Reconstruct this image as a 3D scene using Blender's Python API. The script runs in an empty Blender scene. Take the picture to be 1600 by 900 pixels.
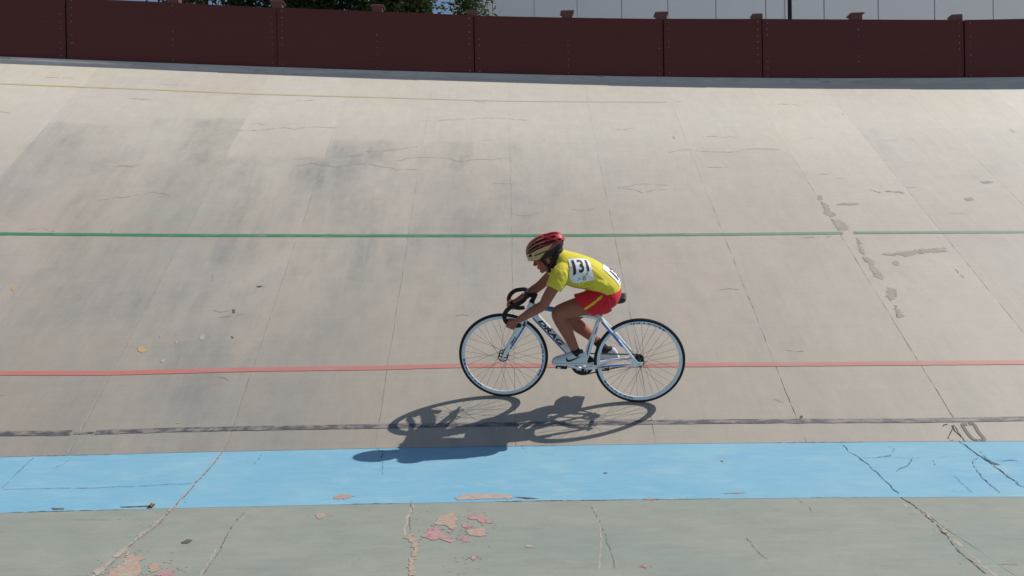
import bpy, bmesh, math, random
import numpy as np
from mathutils import Vector, Matrix, noise
from mathutils.bvhtree import BVHTree

C = bpy.context.scene
COL = C.collection
rnd = random.Random(7)

# ------------------------------------------------------------------ camera
ZO = 1.75                                   # eye height above the ground sheet
F_PX, PITCH, ROLL, YAW = 1273.09, -0.0050238, -0.0153168, 0.0019115
def view_dir(px, py):
    X, Y = px-800, py-450
    c, s = math.cos(ROLL), math.sin(ROLL); X, Y = c*X+s*Y, -s*X+c*Y
    v = (X/F_PX, 1.0, -Y/F_PX)
    c, s = math.cos(PITCH), math.sin(PITCH); v = (v[0], c*v[1]-s*v[2], s*v[1]+c*v[2])
    c, s = math.cos(YAW), math.sin(YAW)
    return Vector((c*v[0]+s*v[1], -s*v[0]+c*v[1], v[2]))
fw = view_dir(800, 450).normalized(); rt = (view_dir(900, 450)-view_dir(800, 450)).normalized(); up = rt.cross(fw)
cam = bpy.data.cameras.new('camera'); cam.sensor_width = 36; cam.lens = F_PX/1600*36
cam.clip_start = 0.05; cam.clip_end = 6000
co = bpy.data.objects.new('camera', cam); COL.objects.link(co)
m3 = Matrix((rt, up, -fw)).transposed()
co.matrix_world = Matrix.Translation((0, 0, ZO)) @ m3.to_4x4()
C.camera = co

# ------------------------------------------------------------------ sky, sun, exposure
SUN_AZ, SUN_EL = 1.39355, 0.8600
W = bpy.data.worlds.new('World'); C.world = W; W.use_nodes = True
nt = W.node_tree
sky = nt.nodes.new('ShaderNodeTexSky'); sky.sky_type = 'NISHITA'; sky.sun_disc = False
sky.sun_elevation = SUN_EL; sky.sun_rotation = SUN_AZ; sky.air_density = 1.0; sky.dust_density = 0.8; sky.ozone_density = 1.5
nt.nodes['Background'].inputs['Strength'].default_value = 0.085
nt.links.new(sky.outputs[0], nt.nodes['Background'].inputs['Color'])
sl = bpy.data.lights.new('sun', 'SUN'); sl.energy = 4.4; sl.angle = math.radians(0.5); sl.color = (1.0, 0.95, 0.88)
so = bpy.data.objects.new('sun', sl); COL.objects.link(so)
sd = Vector((math.cos(SUN_EL)*math.sin(SUN_AZ), math.cos(SUN_EL)*math.cos(SUN_AZ), math.sin(SUN_EL)))
so.rotation_euler = sd.to_track_quat('Z', 'Y').to_euler()
so.location = (20, 5, 25)
C.view_settings.view_transform = 'Standard'; C.view_settings.look = 'None'; C.view_settings.gamma = 1
C.view_settings.use_curve_mapping = False
C.view_settings.exposure = -0.03

# ------------------------------------------------------------------ helpers
def tag(o, label=None, cat=None, group=None, kind=None):
    if label: o['label'] = label
    if cat: o['category'] = cat
    if group: o['group'] = group
    if kind: o['kind'] = kind
    return o
def link(name, me, mat=None, parent=None, smooth=False):
    o = bpy.data.objects.new(name, me); COL.objects.link(o)
    if mat is not None:
        for m in (mat if isinstance(mat, (list, tuple)) else [mat]): me.materials.append(m)
    if parent is not None: o.parent = parent
    if smooth: me.polygons.foreach_set('use_smooth', [True]*len(me.polygons))
    return o
def empty(name, mat=None, parent=None):
    o = bpy.data.objects.new(name, None); COL.objects.link(o); o.empty_display_size = .2
    if parent is not None: o.parent = parent
    if mat is not None: o.matrix_world = mat
    return o
def mesh(name, v, f, uv=None):
    me = bpy.data.meshes.new(name); me.from_pydata([tuple(x) for x in v], [], f); me.update()
    if uv is not None:
        l = me.uv_layers.new(name='UVMap')
        vi = np.empty(len(me.loops), dtype=np.int32); me.loops.foreach_get('vertex_index', vi)
        l.data.foreach_set('uv', np.asarray(uv, dtype=np.float32)[vi].ravel())
    return me
class MB:
    "collects simple solids into one mesh"
    def __init__(s): s.v = []; s.f = []
    def add(s, v, f):
        n = len(s.v); s.v += [tuple(x) for x in v]; s.f += [tuple(i+n for i in q) for q in f]; return s
    def box(s, c, d, M=None):
        x, y, z = (k/2 for k in d)
        v = [Vector((i*x, j*y, k*z)) for i in (-1, 1) for j in (-1, 1) for k in (-1, 1)]
        if M is not None: v = [M @ q for q in v]
        c = Vector(c); v = [q+c for q in v]
        return s.add(v, [(0, 1, 3, 2), (4, 6, 7, 5), (0, 4, 5, 1), (2, 3, 7, 6), (0, 2, 6, 4), (1, 5, 7, 3)])
    def rings(s, R, caps=True, closed=False):
        n = len(R[0]); v = [p for r in R for p in r]; f = []
        m = len(R)
        for i in range(m if closed else m-1):
            for j in range(n):
                a, b = i*n+j, i*n+(j+1) % n; c, d = ((i+1) % m)*n+(j+1) % n, ((i+1) % m)*n+j
                f.append((a, b, c, d))
        if caps and not closed: f += [tuple(range(n))[::-1], tuple((m-1)*n+j for j in range(n))]
        return s.add(v, f)
    def tube(s, pts, rad, n=10, flat=None, hint=(0, 1, 0), ends=True):
        "tube along pts; rad number or list; flat = (scale along hint)"
        P = [Vector(p) for p in pts]; k = len(P)
        rr = rad if isinstance(rad, (list, tuple)) else [rad]*k
        R = []; h = Vector(hint)
        for i in range(k):
            t = (P[min(i+1, k-1)]-P[max(i-1, 0)]).normalized()
            b = h-t*h.dot(t)
            if b.length < 1e-4: b = Vector((0, 0, 1))-t*t.z
            if b.length < 1e-4: b = Vector((1, 0, 0))-t*t.x
            b.normalize(); a = b.cross(t)
            fl = (flat[i] if isinstance(flat, (list, tuple)) else flat) or 1
            R.append([P[i]+a*rr[i]*math.cos(w)+b*rr[i]*fl*math.sin(w) for w in (2*math.pi*j/n for j in range(n))])
        return s.rings(R, ends)
    def ellipsoid(s, c, ax, n=14, m=10):
        c = Vector(c); A = [Vector(q) for q in ax]; R = []
        for i in range(m+1):
            t = math.pi*(0.02+0.96*i/m)
            R.append([c+A[2]*math.cos(t)+(A[0]*math.cos(w)+A[1]*math.sin(w))*math.sin(t) for w in (2*math.pi*j/n for j in range(n))])
        return s.rings(R)
    def lathe(s, prof, c=(0, 0, 0), n=48, closed=False):
        "profile (radius, y) turned about the y axis"
        c = Vector(c)
        R = [[c+Vector((r*math.cos(w), y, r*math.sin(w))) for w in (2*math.pi*j/n for j in range(n))] for r, y in prof]
        return s.rings(R, True, closed)
    def build(s, name, mat, parent=None, smooth=False, uv=None):
        me = mesh(name, s.v, s.f, uv)
        bm = bmesh.new(); bm.from_mesh(me); bmesh.ops.recalc_face_normals(bm, faces=bm.faces); bm.to_mesh(me); bm.free()
        return link(name, me, mat, parent, smooth)
def spline(P, n=6):
    "Catmull-Rom through points (any dimension)"
    P = [np.array(p, float) for p in P]; Q = [2*P[0]-P[1]]+P+[2*P[-1]-P[-2]]; out = []
    for i in range(1, len(Q)-2):
        for j in range(n):
            t = j/n; a, b, c, d = Q[i-1], Q[i], Q[i+1], Q[i+2]
            out.append(.5*((2*b)+(-a+c)*t+(2*a-5*b+4*c-d)*t*t+(-a+3*b-3*c+d)*t**3))
    out.append(P[-1]); return out
def smooth_by_angle(o, deg=35):
    me = o.data; me.polygons.foreach_set('use_smooth', [True]*len(me.polygons)); me.set_sharp_from_angle(angle=math.radians(deg))
def remesh(mb, name, voxel, smooth_it=4, fac=.5, dec=None):
    "weld overlapping solids into one continuous skin"
    o = mb.build(name+'_raw', None)
    r = o.modifiers.new('r', 'REMESH'); r.mode = 'VOXEL'; r.voxel_size = voxel
    if smooth_it:
        q = o.modifiers.new('s', 'SMOOTH'); q.factor = fac; q.iterations = smooth_it
    if dec:
        q = o.modifiers.new('d', 'DECIMATE'); q.ratio = dec
    dg = bpy.context.evaluated_depsgraph_get(); dg.update()
    me = bpy.data.meshes.new_from_object(o.evaluated_get(dg)); me.name = name
    old = o.data; bpy.data.objects.remove(o); bpy.data.meshes.remove(old)
    me.polygons.foreach_set('use_smooth', [True]*len(me.polygons))
    return me
def text_mesh(body, size=1.0, bold=.0, shear=0, subdiv=0):
    cu = bpy.data.curves.new('t', 'FONT'); cu.body = body; cu.size = size; cu.offset = bold; cu.shear = shear; cu.resolution_u = 3
    cu.align_x = 'CENTER'; cu.align_y = 'CENTER'
    o = bpy.data.objects.new('t', cu); COL.objects.link(o)
    dg = bpy.context.evaluated_depsgraph_get(); dg.update()
    me = bpy.data.meshes.new_from_object(o.evaluated_get(dg))
    bpy.data.objects.remove(o); bpy.data.curves.remove(cu)
    bm = bmesh.new(); bm.from_mesh(me); bmesh.ops.remove_doubles(bm, verts=bm.verts, dist=1e-5)
    bmesh.ops.triangulate(bm, faces=bm.faces)
    for _ in range(subdiv): bmesh.ops.subdivide_edges(bm, edges=bm.edges, cuts=1, use_grid_fill=True)
    v = [tuple(q.co) for q in bm.verts]; bm.verts.index_update()
    f = [tuple(q.index for q in p.verts) for p in bm.faces]
    bm.free(); bpy.data.meshes.remove(me)
    v = np.array(v)
    lo, hi = v[:, :2].min(0), v[:, :2].max(0)
    v[:, :2] -= (lo+hi)/2
    return v, f

# ------------------------------------------------------------------ materials
def srgb(r, g, b):
    f = lambda c: (c/255/12.92) if c/255 < .04045 else ((c/255+.055)/1.055)**2.4
    return (f(r), f(g), f(b), 1)
class Mat:
    def __init__(s, name, rough=.6, spec=.4, metal=0, color=(.5, .5, .5)):
        s.m = bpy.data.materials.new(name); s.m.use_nodes = True; s.t = s.m.node_tree
        s.b = s.t.nodes['Principled BSDF']
        s.b.inputs['Roughness'].default_value = rough; s.b.inputs['Specular IOR Level'].default_value = spec
        s.b.inputs['Metallic'].default_value = metal; s.b.inputs['Base Color'].default_value = (*color[:3], 1)
    def n(s, t, **k):
        x = s.t.nodes.new(t)
        for a, b in k.items(): setattr(x, a, b)
        return x
    def l(s, a, b): s.t.links.new(a, b)
    def coords(s, kind='UV', scale=(1, 1, 1), loc=(0, 0, 0), rot=(0, 0, 0)):
        tc = s.n('ShaderNodeTexCoord'); mp = s.n('ShaderNodeMapping'); s.l(tc.outputs[kind], mp.inputs['Vector'])
        mp.inputs['Scale'].default_value = scale; mp.inputs['Location'].default_value = loc; mp.inputs['Rotation'].default_value = rot
        return mp.outputs[0]
    def noise(s, vec, scale=1, detail=4, rough=.55, dist=0, lo=0, hi=1):
        q = s.n('ShaderNodeTexNoise'); s.l(vec, q.inputs['Vector'])
        q.inputs['Scale'].default_value = scale; q.inputs['Detail'].default_value = detail
        q.inputs['Roughness'].default_value = rough; q.inputs['Distortion'].default_value = dist
        return s.ramp(q.outputs['Fac'], lo, hi) if (lo, hi) != (0, 1) else q.outputs['Fac']
    def ramp(s, x, lo, hi, a=0, b=1):
        q = s.n('ShaderNodeMapRange'); q.interpolation_type = 'SMOOTHSTEP'
        s.l(x, q.inputs['Value']); q.inputs['From Min'].default_value = lo; q.inputs['From Max'].default_value = hi
        q.inputs['To Min'].default_value = a; q.inputs['To Max'].default_value = b
        return q.outputs['Result']
    def math(s, op, a, b=0.0):
        q = s.n('ShaderNodeMath', operation=op)
        for i, x in enumerate((a, b)):
            if isinstance(x, (int, float)): q.inputs[i].default_value = x
            else: s.l(x, q.inputs[i])
        return q.outputs[0]
    def mix(s, fac, a, b, mode='MIX'):
        q = s.n('ShaderNodeMix', data_type='RGBA', blend_type=mode)
        for sock, x in ((q.inputs[0], fac), (q.inputs[6], a), (q.inputs[7], b)):
            if isinstance(x, (int, float)): sock.default_value = x
            elif isinstance(x, tuple): sock.default_value = (*x[:3], 1)
            else: s.l(x, sock)
        return q.outputs[2]
    def gray(s, x):
        q = s.n('ShaderNodeCombineColor'); [s.l(x, q.inputs[i]) for i in range(3)]; return q.outputs[0]
    def base(s, c):
        if isinstance(c, tuple): s.b.inputs['Base Color'].default_value = (*c[:3], 1)
        else: s.l(c, s.b.inputs['Base Color'])
        return s
    def bump(s, h, strength=.3, dist=.002):
        q = s.n('ShaderNodeBump'); q.inputs['Strength'].default_value = strength; q.inputs['Distance'].default_value = dist
        s.l(h, q.inputs['Height']); s.l(q.outputs[0], s.b.inputs['Normal']); return s
    def rand(s):
        return s.n('ShaderNodeObjectInfo').outputs['Random']
    def sep(s, vec):
        q = s.n('ShaderNodeSeparateXYZ'); s.l(vec, q.inputs[0]); return q.outputs

# ------------------------------------------------------------------ surface of the banked bend: s along the bend, u up the bank (metres)
H0, D0, R0, TH0, DTH = 1.14371529, 5.73887657, 59.4703818, 0.591764344, -0.00597661903
BS, BWID, ASL, TOPU = math.radians(9), 0.93, math.radians(2), 7.33
def theta(s): return TH0+DTH*12*math.tanh(s/12)
def P0(s, u):
    t = theta(s)
    if u >= 0: hu, zu = u*math.cos(t), u*math.sin(t)
    elif u > -BWID: hu, zu = u*math.cos(BS), u*math.sin(BS)
    else: hu, zu = -BWID*math.cos(BS)+(u+BWID)*math.cos(ASL), -BWID*math.sin(BS)+(u+BWID)*math.sin(ASL)
    r = R0+hu; a = s/R0
    return Vector((r*math.sin(a), r*math.cos(a)-R0+D0, ZO-H0+zu))
def nrm(s, u):
    t = theta(s) if u >= 0 else (BS if u > -BWID else ASL)
    a = s/R0
    return Vector((-math.sin(t)*math.sin(a), -math.sin(t)*math.cos(a), math.cos(t)))
def PS(s, u, dn=0.0): return P0(s, u)+nrm(s, u)*dn
def top_pt(s, off, z):
    "point beyond the top edge: off metres outward, z metres above the edge"
    t = theta(s); r = R0+TOPU*math.cos(t)+off; a = s/R0
    return Vector((r*math.sin(a), r*math.cos(a)-R0+D0, ZO-H0+TOPU*math.sin(t)+z))

# ---- concrete
M_conc = Mat('bank_concrete', rough=.62, spec=.45)
uv = M_conc.coords('UV'); su = M_conc.sep(uv)
seed = M_conc.math('MULTIPLY', M_conc.rand(), 0.0)
blotch = M_conc.noise(M_conc.coords('UV', (.55, .24, 1), (3.1, 1.7, 0)), 1.0, 7, .68, .3, .36, .72)
streak = M_conc.noise(M_conc.coords('UV', (2.4, .36, 1), (9, 4, 0)), 1.0, 7, .70, .2, .36, .70)
patch = M_conc.noise(M_conc.coords('UV', (.8, .6, 1), (0.4, 7.7, 0)), 1.0, 7, .70, .3, .36, .70)
brush = M_conc.noise(M_conc.coords('UV', (.9, 24, 1)), 1.0, 4, .65)
brush2 = M_conc.noise(M_conc.coords('UV', (26, 2.2, 1), (5, 5, 0)), 1.0, 3, .6)
grain = M_conc.noise(M_conc.coords('UV', (1, 1, 1)), 210, 2, .7)
speck = M_conc.noise(M_conc.coords('UV', (1, 1, 1), (2, 9, 0)), 38, 3, .7, 0, .62, .74)
warm = M_conc.noise(M_conc.coords('UV', (.5, .5, 1), (20, 0, 0)), 1.0, 3, .5, 0, .35, .65)
low = M_conc.ramp(su[1], 2.6, -.2)                       # darker, browner tone towards the foot of the bank
downslope = M_conc.ramp(su[1], 6.4, 2.6)  # base colour goes from pale at the top to darker down the slope
lift = M_conc.math('ADD', su[1], M_conc.math('MULTIPLY', M_conc.math('SUBTRACT', M_conc.rand(), .5), 1.5))       # pour lines differ from slab to slab
edge = M_conc.math('MULTIPLY', M_conc.noise(M_conc.coords('UV', (3, 3, 1), (8, 8, 0)), 1, 4, .6), .25)
lift = M_conc.math('ADD', lift, edge)
mid = M_conc.math('MULTIPLY', M_conc.math('ADD', M_conc.math('MULTIPLY', M_conc.ramp(lift, 5.25, 5.12), .6), M_conc.math('MULTIPLY', M_conc.ramp(su[1], 6.3, 4.4), .5)), M_conc.ramp(su[0], 2.2, -1.5, .40, 1))
c = M_conc.mix(warm, (.582, .542, .466), (.577, .535, .472))
c = M_conc.mix(downslope, c, M_conc.mix(warm, (.436, .394, .337), (.441, .392, .347)))
tint = M_conc.noise(M_conc.coords('UV', (1.1, .55, 1), (30, 3, 0)), 1, 6, .68, .3, .34, .68); tint2 = M_conc.noise(M_conc.coords('UV', (.7, .8, 1), (3, 33, 0)), 1, 6, .68, .3, .42, .72)
c = M_conc.mix(M_conc.math('MULTIPLY', tint, .55), c, M_conc.mix(1.0, c, (1.02, .985, .90), 'MULTIPLY'))
c = M_conc.mix(M_conc.math('MULTIPLY', tint2, .6), c, M_conc.mix(1.0, c, (.94, .925, .945), 'MULTIPLY'))
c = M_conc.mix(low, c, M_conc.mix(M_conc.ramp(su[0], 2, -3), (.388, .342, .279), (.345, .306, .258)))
dirt = M_conc.math('MULTIPLY', M_conc.math('ADD', M_conc.math('MULTIPLY', blotch, .55), M_conc.math('MULTIPLY', M_conc.math('MULTIPLY', streak, patch), 1.0)), mid)
c = M_conc.mix(M_conc.math('MULTIPLY', dirt, .68), c, (.238, .236, .224))
c = M_conc.mix(M_conc.math('MULTIPLY', speck, .22), c, (.27, .25, .22))
pit = M_conc.noise(M_conc.coords('UV', (1, 1.4, 1), (7, 2, 0)), 62, 4, .75)
mott = M_conc.noise(M_conc.coords('UV', (1, .55, 1), (1, 2, 0)), 7, 6, .72)
trowel = M_conc.noise(M_conc.coords('UV', (2.2, 1.0, 1), (4, 2, 0), (0, 0, .5)), 4, 5, .7)
tone = M_conc.math('ADD', .52, M_conc.math('ADD', M_conc.math('MULTIPLY', brush, .11), M_conc.math('ADD', M_conc.math('MULTIPLY', grain, .16), M_conc.math('MULTIPLY', brush2, .10))))
tone = M_conc.math('ADD', tone, M_conc.math('ADD', M_conc.math('MULTIPLY', pit, .30), M_conc.math('ADD', M_conc.math('MULTIPLY', mott, .26), M_conc.math('MULTIPLY', trowel, .08))))
pock = M_conc.noise(M_conc.coords('UV', (1, 1, 1), (12, 5, 0)), 24, 2, .5, 0, .74, .78)
tone = M_conc.math('SUBTRACT', tone, M_conc.math('MULTIPLY', pock, .22))
tone = M_conc.math('MULTIPLY', tone, M_conc.math('ADD', .965, M_conc.math('MULTIPLY', M_conc.rand(), .07)))
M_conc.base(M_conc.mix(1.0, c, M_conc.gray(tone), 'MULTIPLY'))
M_conc.bump(M_conc.math('ADD', M_conc.math('ADD', grain, pit), M_conc.math('MULTIPLY', brush, 1.0)), .45, .0018)

M_fill = Mat('joint_filler', rough=.9)
jn = M_fill.noise(M_fill.coords('UV', (9, 5, 1)), 1, 3, .65, 0, .30, .48)
M_fill.base(M_fill.mix(jn, (.15, .13, .11), (.47, .42, .36)))

def painted(name, col, worn=.3, under=(.40, .36, .31), scale=(3, 14), fadex=None, lo=.50):
    m = Mat(name, rough=.6, spec=.35)
    a = m.noise(m.coords('UV', (scale[0], scale[1], 1)), 1, 5, .65, .2, lo, lo+.22)
    g = m.noise(m.coords('UV', (1, 1, 1), (3, 3, 0)), 130, 2, .7)
    f = m.math('MULTIPLY', a, worn)
    if fadex:
        x = m.sep(m.coords('UV'))[0]
        f = m.math('ADD', f, m.ramp(x, fadex[0], fadex[1], 0, fadex[2]))
    c = m.mix(f, col, under)
    m.base(m.mix(1.0, c, m.gray(m.math('ADD', .85, m.math('MULTIPLY', g, .3))), 'MULTIPLY'))
    return m.m
M_blue = Mat('blue_paint', rough=.55, spec=.4)
b1 = M_blue.noise(M_blue.coords('UV', (1.1, 2.0, 1)), 1, 5, .6, .3, .35, .70)
b2 = M_blue.noise(M_blue.coords('UV', (6, 22, 1), (2, 2, 0)), 1, 4, .65)
b3 = M_blue.noise(M_blue.coords('UV', (1, 1, 1)), 170, 2, .7)
b4 = M_blue.noise(M_blue.coords('UV', (14, 34, 1), (7, 1, 0)), 1, 3, .7, 0, .68, .76)
cb = M_blue.mix(b1, (.185, .405, .550), (.220, .440, .555))
cb = M_blue.mix(M_blue.math('MULTIPLY', b4, .35), cb, (.10, .22, .30))
b5 = M_blue.noise(M_blue.coords('UV', (1, 1.5, 1), (3, 3, 0)), 55, 4, .75); b6 = M_blue.noise(M_blue.coords('UV', (2.2, 5, 1), (5, 9, 0)), 1, 7, .72, .3, .48, .72)
b7 = M_blue.noise(M_blue.coords('UV', (20, 26, 1), (3, 12, 0)), 1, 4, .75, .2, .66, .72)
cb = M_blue.mix(M_blue.math('MULTIPLY', b6, .75), cb, (.290, .470, .550))
cb = M_blue.mix(M_blue.math('MULTIPLY', b7, .45), cb, (.34, .43, .46))
tb = M_blue.math('ADD', .68, M_blue.math('ADD', M_blue.math('MULTIPLY', b5, .24), M_blue.math('ADD', M_blue.math('MULTIPLY', b2, .22), M_blue.math('MULTIPLY', b3, .18))))
M_blue.base(M_blue.mix(1.0, cb, M_blue.gray(tb), 'MULTIPLY')).bump(M_blue.math('ADD', b3, b2), .3, .0015)

M_apron = Mat('green_grey_paint', rough=.6, spec=.4)
a1 = M_apron.noise(M_apron.coords('UV', (.9, 1.5, 1), (4, 0, 0)), 1, 5, .6, .3, .32, .70)
a2 = M_apron.noise(M_apron.coords('UV', (3.5, 4.5, 1), (1, 6, 0)), 1, 6, .65, .4, .42, .75)
a3 = M_apron.noise(M_apron.coords('UV', (1, 1, 1)), 160, 2, .7)
a4 = M_apron.noise(M_apron.coords('UV', (2, 34, 1)), 1, 3, .6)
a5 = M_apron.noise(M_apron.coords('UV', (17, 40, 1), (8, 3, 0)), 1, 3, .7, 0, .67, .75)
a6 = M_apron.noise(M_apron.coords('UV', (11, 13, 1), (1, 8, 0)), 1, 4, .7, 0, .64, .72)
ca = M_apron.mix(a1, (.244, .284, .246), (.290, .302, .258))
ca = M_apron.mix(M_apron.math('MULTIPLY', a2, .40), ca, (.205, .225, .200))
ca = M_apron.mix(M_apron.math('MULTIPLY', a5, .35), ca, (.11, .12, .11))
ca = M_apron.mix(M_apron.math('MULTIPLY', a6, .22), ca, (.40, .38, .33))
a7 = M_apron.noise(M_apron.coords('UV', (1, 1.3, 1), (6, 1, 0)), 48, 5, .75); a8 = M_apron.noise(M_apron.coords('UV', (5, 9, 1), (2, 8, 0)), 1, 7, .72)
ta = M_apron.math('ADD', .54, M_apron.math('ADD', M_apron.math('ADD', M_apron.math('MULTIPLY', a7, .28), M_apron.math('MULTIPLY', a8, .26)), M_apron.math('ADD', M_apron.math('MULTIPLY', a3, .2), M_apron.math('MULTIPLY', a4, .17))))
M_apron.base(M_apron.mix(1.0, ca, M_apron.gray(ta), 'MULTIPLY')).bump(M_apron.math('ADD', a3, a7), .45, .002)

def jit(k, u, amp=.005, f=3.0):
    return amp*(noise.noise(Vector((k*7.31, u*f, 1.7)))+.6*noise.noise(Vector((k*3.3, u*f*5, 8.2))))
def slab_mesh(name, s0, s1, k, u0, u1, nu, ns, gap=.0028, amp=.006, depth=.012):
    v, uvs, f = [], [], []
    for i in range(nu+1):
        u = u0+(u1-u0)*i/nu
        gp = gap*(1-.72*min(1, max(0, u/5))); ga = gp*(.12+2.0*max(0, noise.noise(Vector((k*5.1, u*13, 3)))+.22)); gb = gp*(.12+2.0*max(0, noise.noise(Vector(((k+1)*5.1, u*13, 3)))+.22)); l = s0+jit(k, u, amp)+ga; r = s1+jit(k+1, u, amp)-gb
        for j in range(ns+1):
            s = l+(r-l)*j/ns
            uu = min(max(u, u0+1e-5), u1-1e-5)
            v.append(PS(s, uu, 0)); uvs.append((s, u))
    w = ns+1
    for i in range(nu):
        for j in range(ns): f.append((i*w+j, i*w+j+1, (i+1)*w+j+1, (i+1)*w+j))
    rim = [i for i in range(w)]+[i*w+ns for i in range(1, nu+1)]+[nu*w+j for j in range(ns-1, -1, -1)]+[i*w for i in range(nu-1, 0, -1)]
    n = len(v)
    for a in rim:
        s, u = uvs[a]; v.append(Vector(v[a])-nrm(s, min(max(u, u0+1e-5), u1-1e-5))*depth); uvs.append((s, u))
    m = len(rim)
    for i in range(m): f.append((rim[(i+1) % m], rim[i], n+i, n+(i+1) % m))
    me = mesh(name, v, f, uvs)
    return me
def sheet(name, S, U, dn, mat, parent=None, kind=None):
    v = [PS(s, u, dn) for u in U for s in S]; uvs = [(s, u) for u in U for s in S]; w = len(S)
    f = [(i*w+j, i*w+j+1, (i+1)*w+j+1, (i+1)*w+j) for i in range(len(U)-1) for j in range(w-1)]
    o = link(name, mesh(name, v, f, uvs), mat, parent)
    if kind: o['kind'] = kind
    return o
fr = lambda a, b, n: [a+(b-a)*i/n for i in range(n+1)]

track = sheet('banked_track', fr(-30, 30, 120), fr(0.002, TOPU, 30), -.0035, M_fill.m, kind='structure')
tag(track, 'pale concrete banking of the cycle track with painted lane lines', 'track')
JS = [-4.185, -3.088, -2.023, -.973, .020, 1.006, 2.058, 3.165, 4.120, 5.112]
JS = [JS[0]-1.03*k for k in range(10, 0, -1)]+JS+[JS[-1]+1.03*k for k in range(1, 10)]
for k in range(len(JS)-1):
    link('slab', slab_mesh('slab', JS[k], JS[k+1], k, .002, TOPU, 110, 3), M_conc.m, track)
band = sheet('blue_band', fr(-30, 30, 120), [-BWID+.002, -.5, -.002], -.010, M_fill.m, kind='structure')
tag(band, 'sky blue painted strip along the foot of the banking', 'track band')
JB = [-14.3, -10.2, -6.1, -2.03, 3.105, 7.2, 11.3, 14.4]
for k in range(len(JB)-1):
    link('slab', slab_mesh('slab', JB[k], JB[k+1], 100+k, -BWID+.002, -.0015, 40, 16, .0035, .008), M_blue.m, band)
apron = sheet('apron', fr(-30, 30, 120), [-9.5, -6, -3, -BWID-.002], -.010, M_fill.m, kind='structure')
tag(apron, 'flat grey green concrete apron with flaking paint in front of the track', 'apron')
JA = [-14.3, -10.2, -6.1, -2.03, 2.31, 6.4, 10.4, 14.4]
for k in range(len(JA)-1):
    link('slab', slab_mesh('slab', JA[k], JA[k+1], 200+k, -9.5, -BWID-.0015, 90, 16, .003, .03 if False else .012), M_apron.m, apron)

# ---- painted lines (5 cm strips a few millimetres proud of the slabs)
def strip(name, pts, width, dn, mat, parent, rag=.004, seed=0, step=.06, kind=None):
    v, uvs, f = [], [], []; S = fr(pts[0][0], pts[-1][0], max(2, int((pts[-1][0]-pts[0][0])/step)))
    xs = [p[0] for p in pts]; ys = [p[1] for p in pts]
    for s in S:
        u = float(np.interp(s, xs, ys))
        a = rag*noise.noise(Vector((s*9, seed, 1))); b = rag*noise.noise(Vector((s*9, seed, 5)))
        w = width/2
        for q in (u-w+a, u+w+b): v.append(PS(s, q, dn)); uvs.append((s, q))
    n = len(S)
    f = [(2*i, 2*i+2, 2*i+3, 2*i+1) for i in range(n-1)]
    o = link(name, mesh(name, v, f, uvs), mat, parent)
    if kind: o['kind'] = kind
    return o
M_red = painted('salmon_line_paint', (.52, .195, .165), .35, fadex=(-3.5, 1.5, .16))
M_green = painted('green_line_paint', (.060, .235, .120), .5, fadex=(-.3, 3.0, .34))
M_black = painted('dark_line_paint', (.105, .100, .115), .85, (.32, .28, .245), (9, 26), lo=.40)
M_yellow = painted('yellow_line_paint', (.56, .46, .20), .75, (.555, .515, .45), fadex=(-4.5, 1.6, .85), lo=.42)
ext = lambda L, u: [(-14.3, u)]+L+[(14.3, u)]
strip('red_line', ext([(-3.93, .884), (-3.1, .861), (-2, .879), (-1, .876), (-.42, .890), (1.35, .870), (2.5, .867), (3.95, .871)], .875), .050, .003, M_red, track)
strip('green_line', [(-14.3, 2.94), (-4.77, 2.941), (-3.0, 2.917), (-1.7, 2.913), (.02, 2.913), (2.0, 2.931), (3.195, 2.952)], .050, .003, M_green, track, seed=3)
strip('green_line', [(3.30, 2.955), (4.87, 2.951), (9, 2.95), (14.3, 2.95)], .046, .003, M_green, track, seed=4)
BL = [(-14.3, .226), (-3.65, .228), (-3.15, .217)]
strip('black_line', BL, .050, .003, M_black, track, .005, 5)
strip('black_line', [(-3.13, .213), (-2.99, .214)], .018, .003, M_black, track, .006, 8)
strip('black_line', [(-2.98, .217), (-2.45, .224), (-1.85, .223), (-.98, .220), (.98, .221), (1.85, .219), (2.9, .212), (3.65, .226), (14.3, .225)], .043, .003, M_black, track, .005, 6)
strip('yellow_line', [(-14.3, 6.63), (-6.1, 6.635), (-4.3, 6.61), (-3.1, 6.567), (-1.5, 6.564), (.05, 6.539), (2.0, 6.60)], .036, .003, M_yellow, track, .006, 7)

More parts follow.
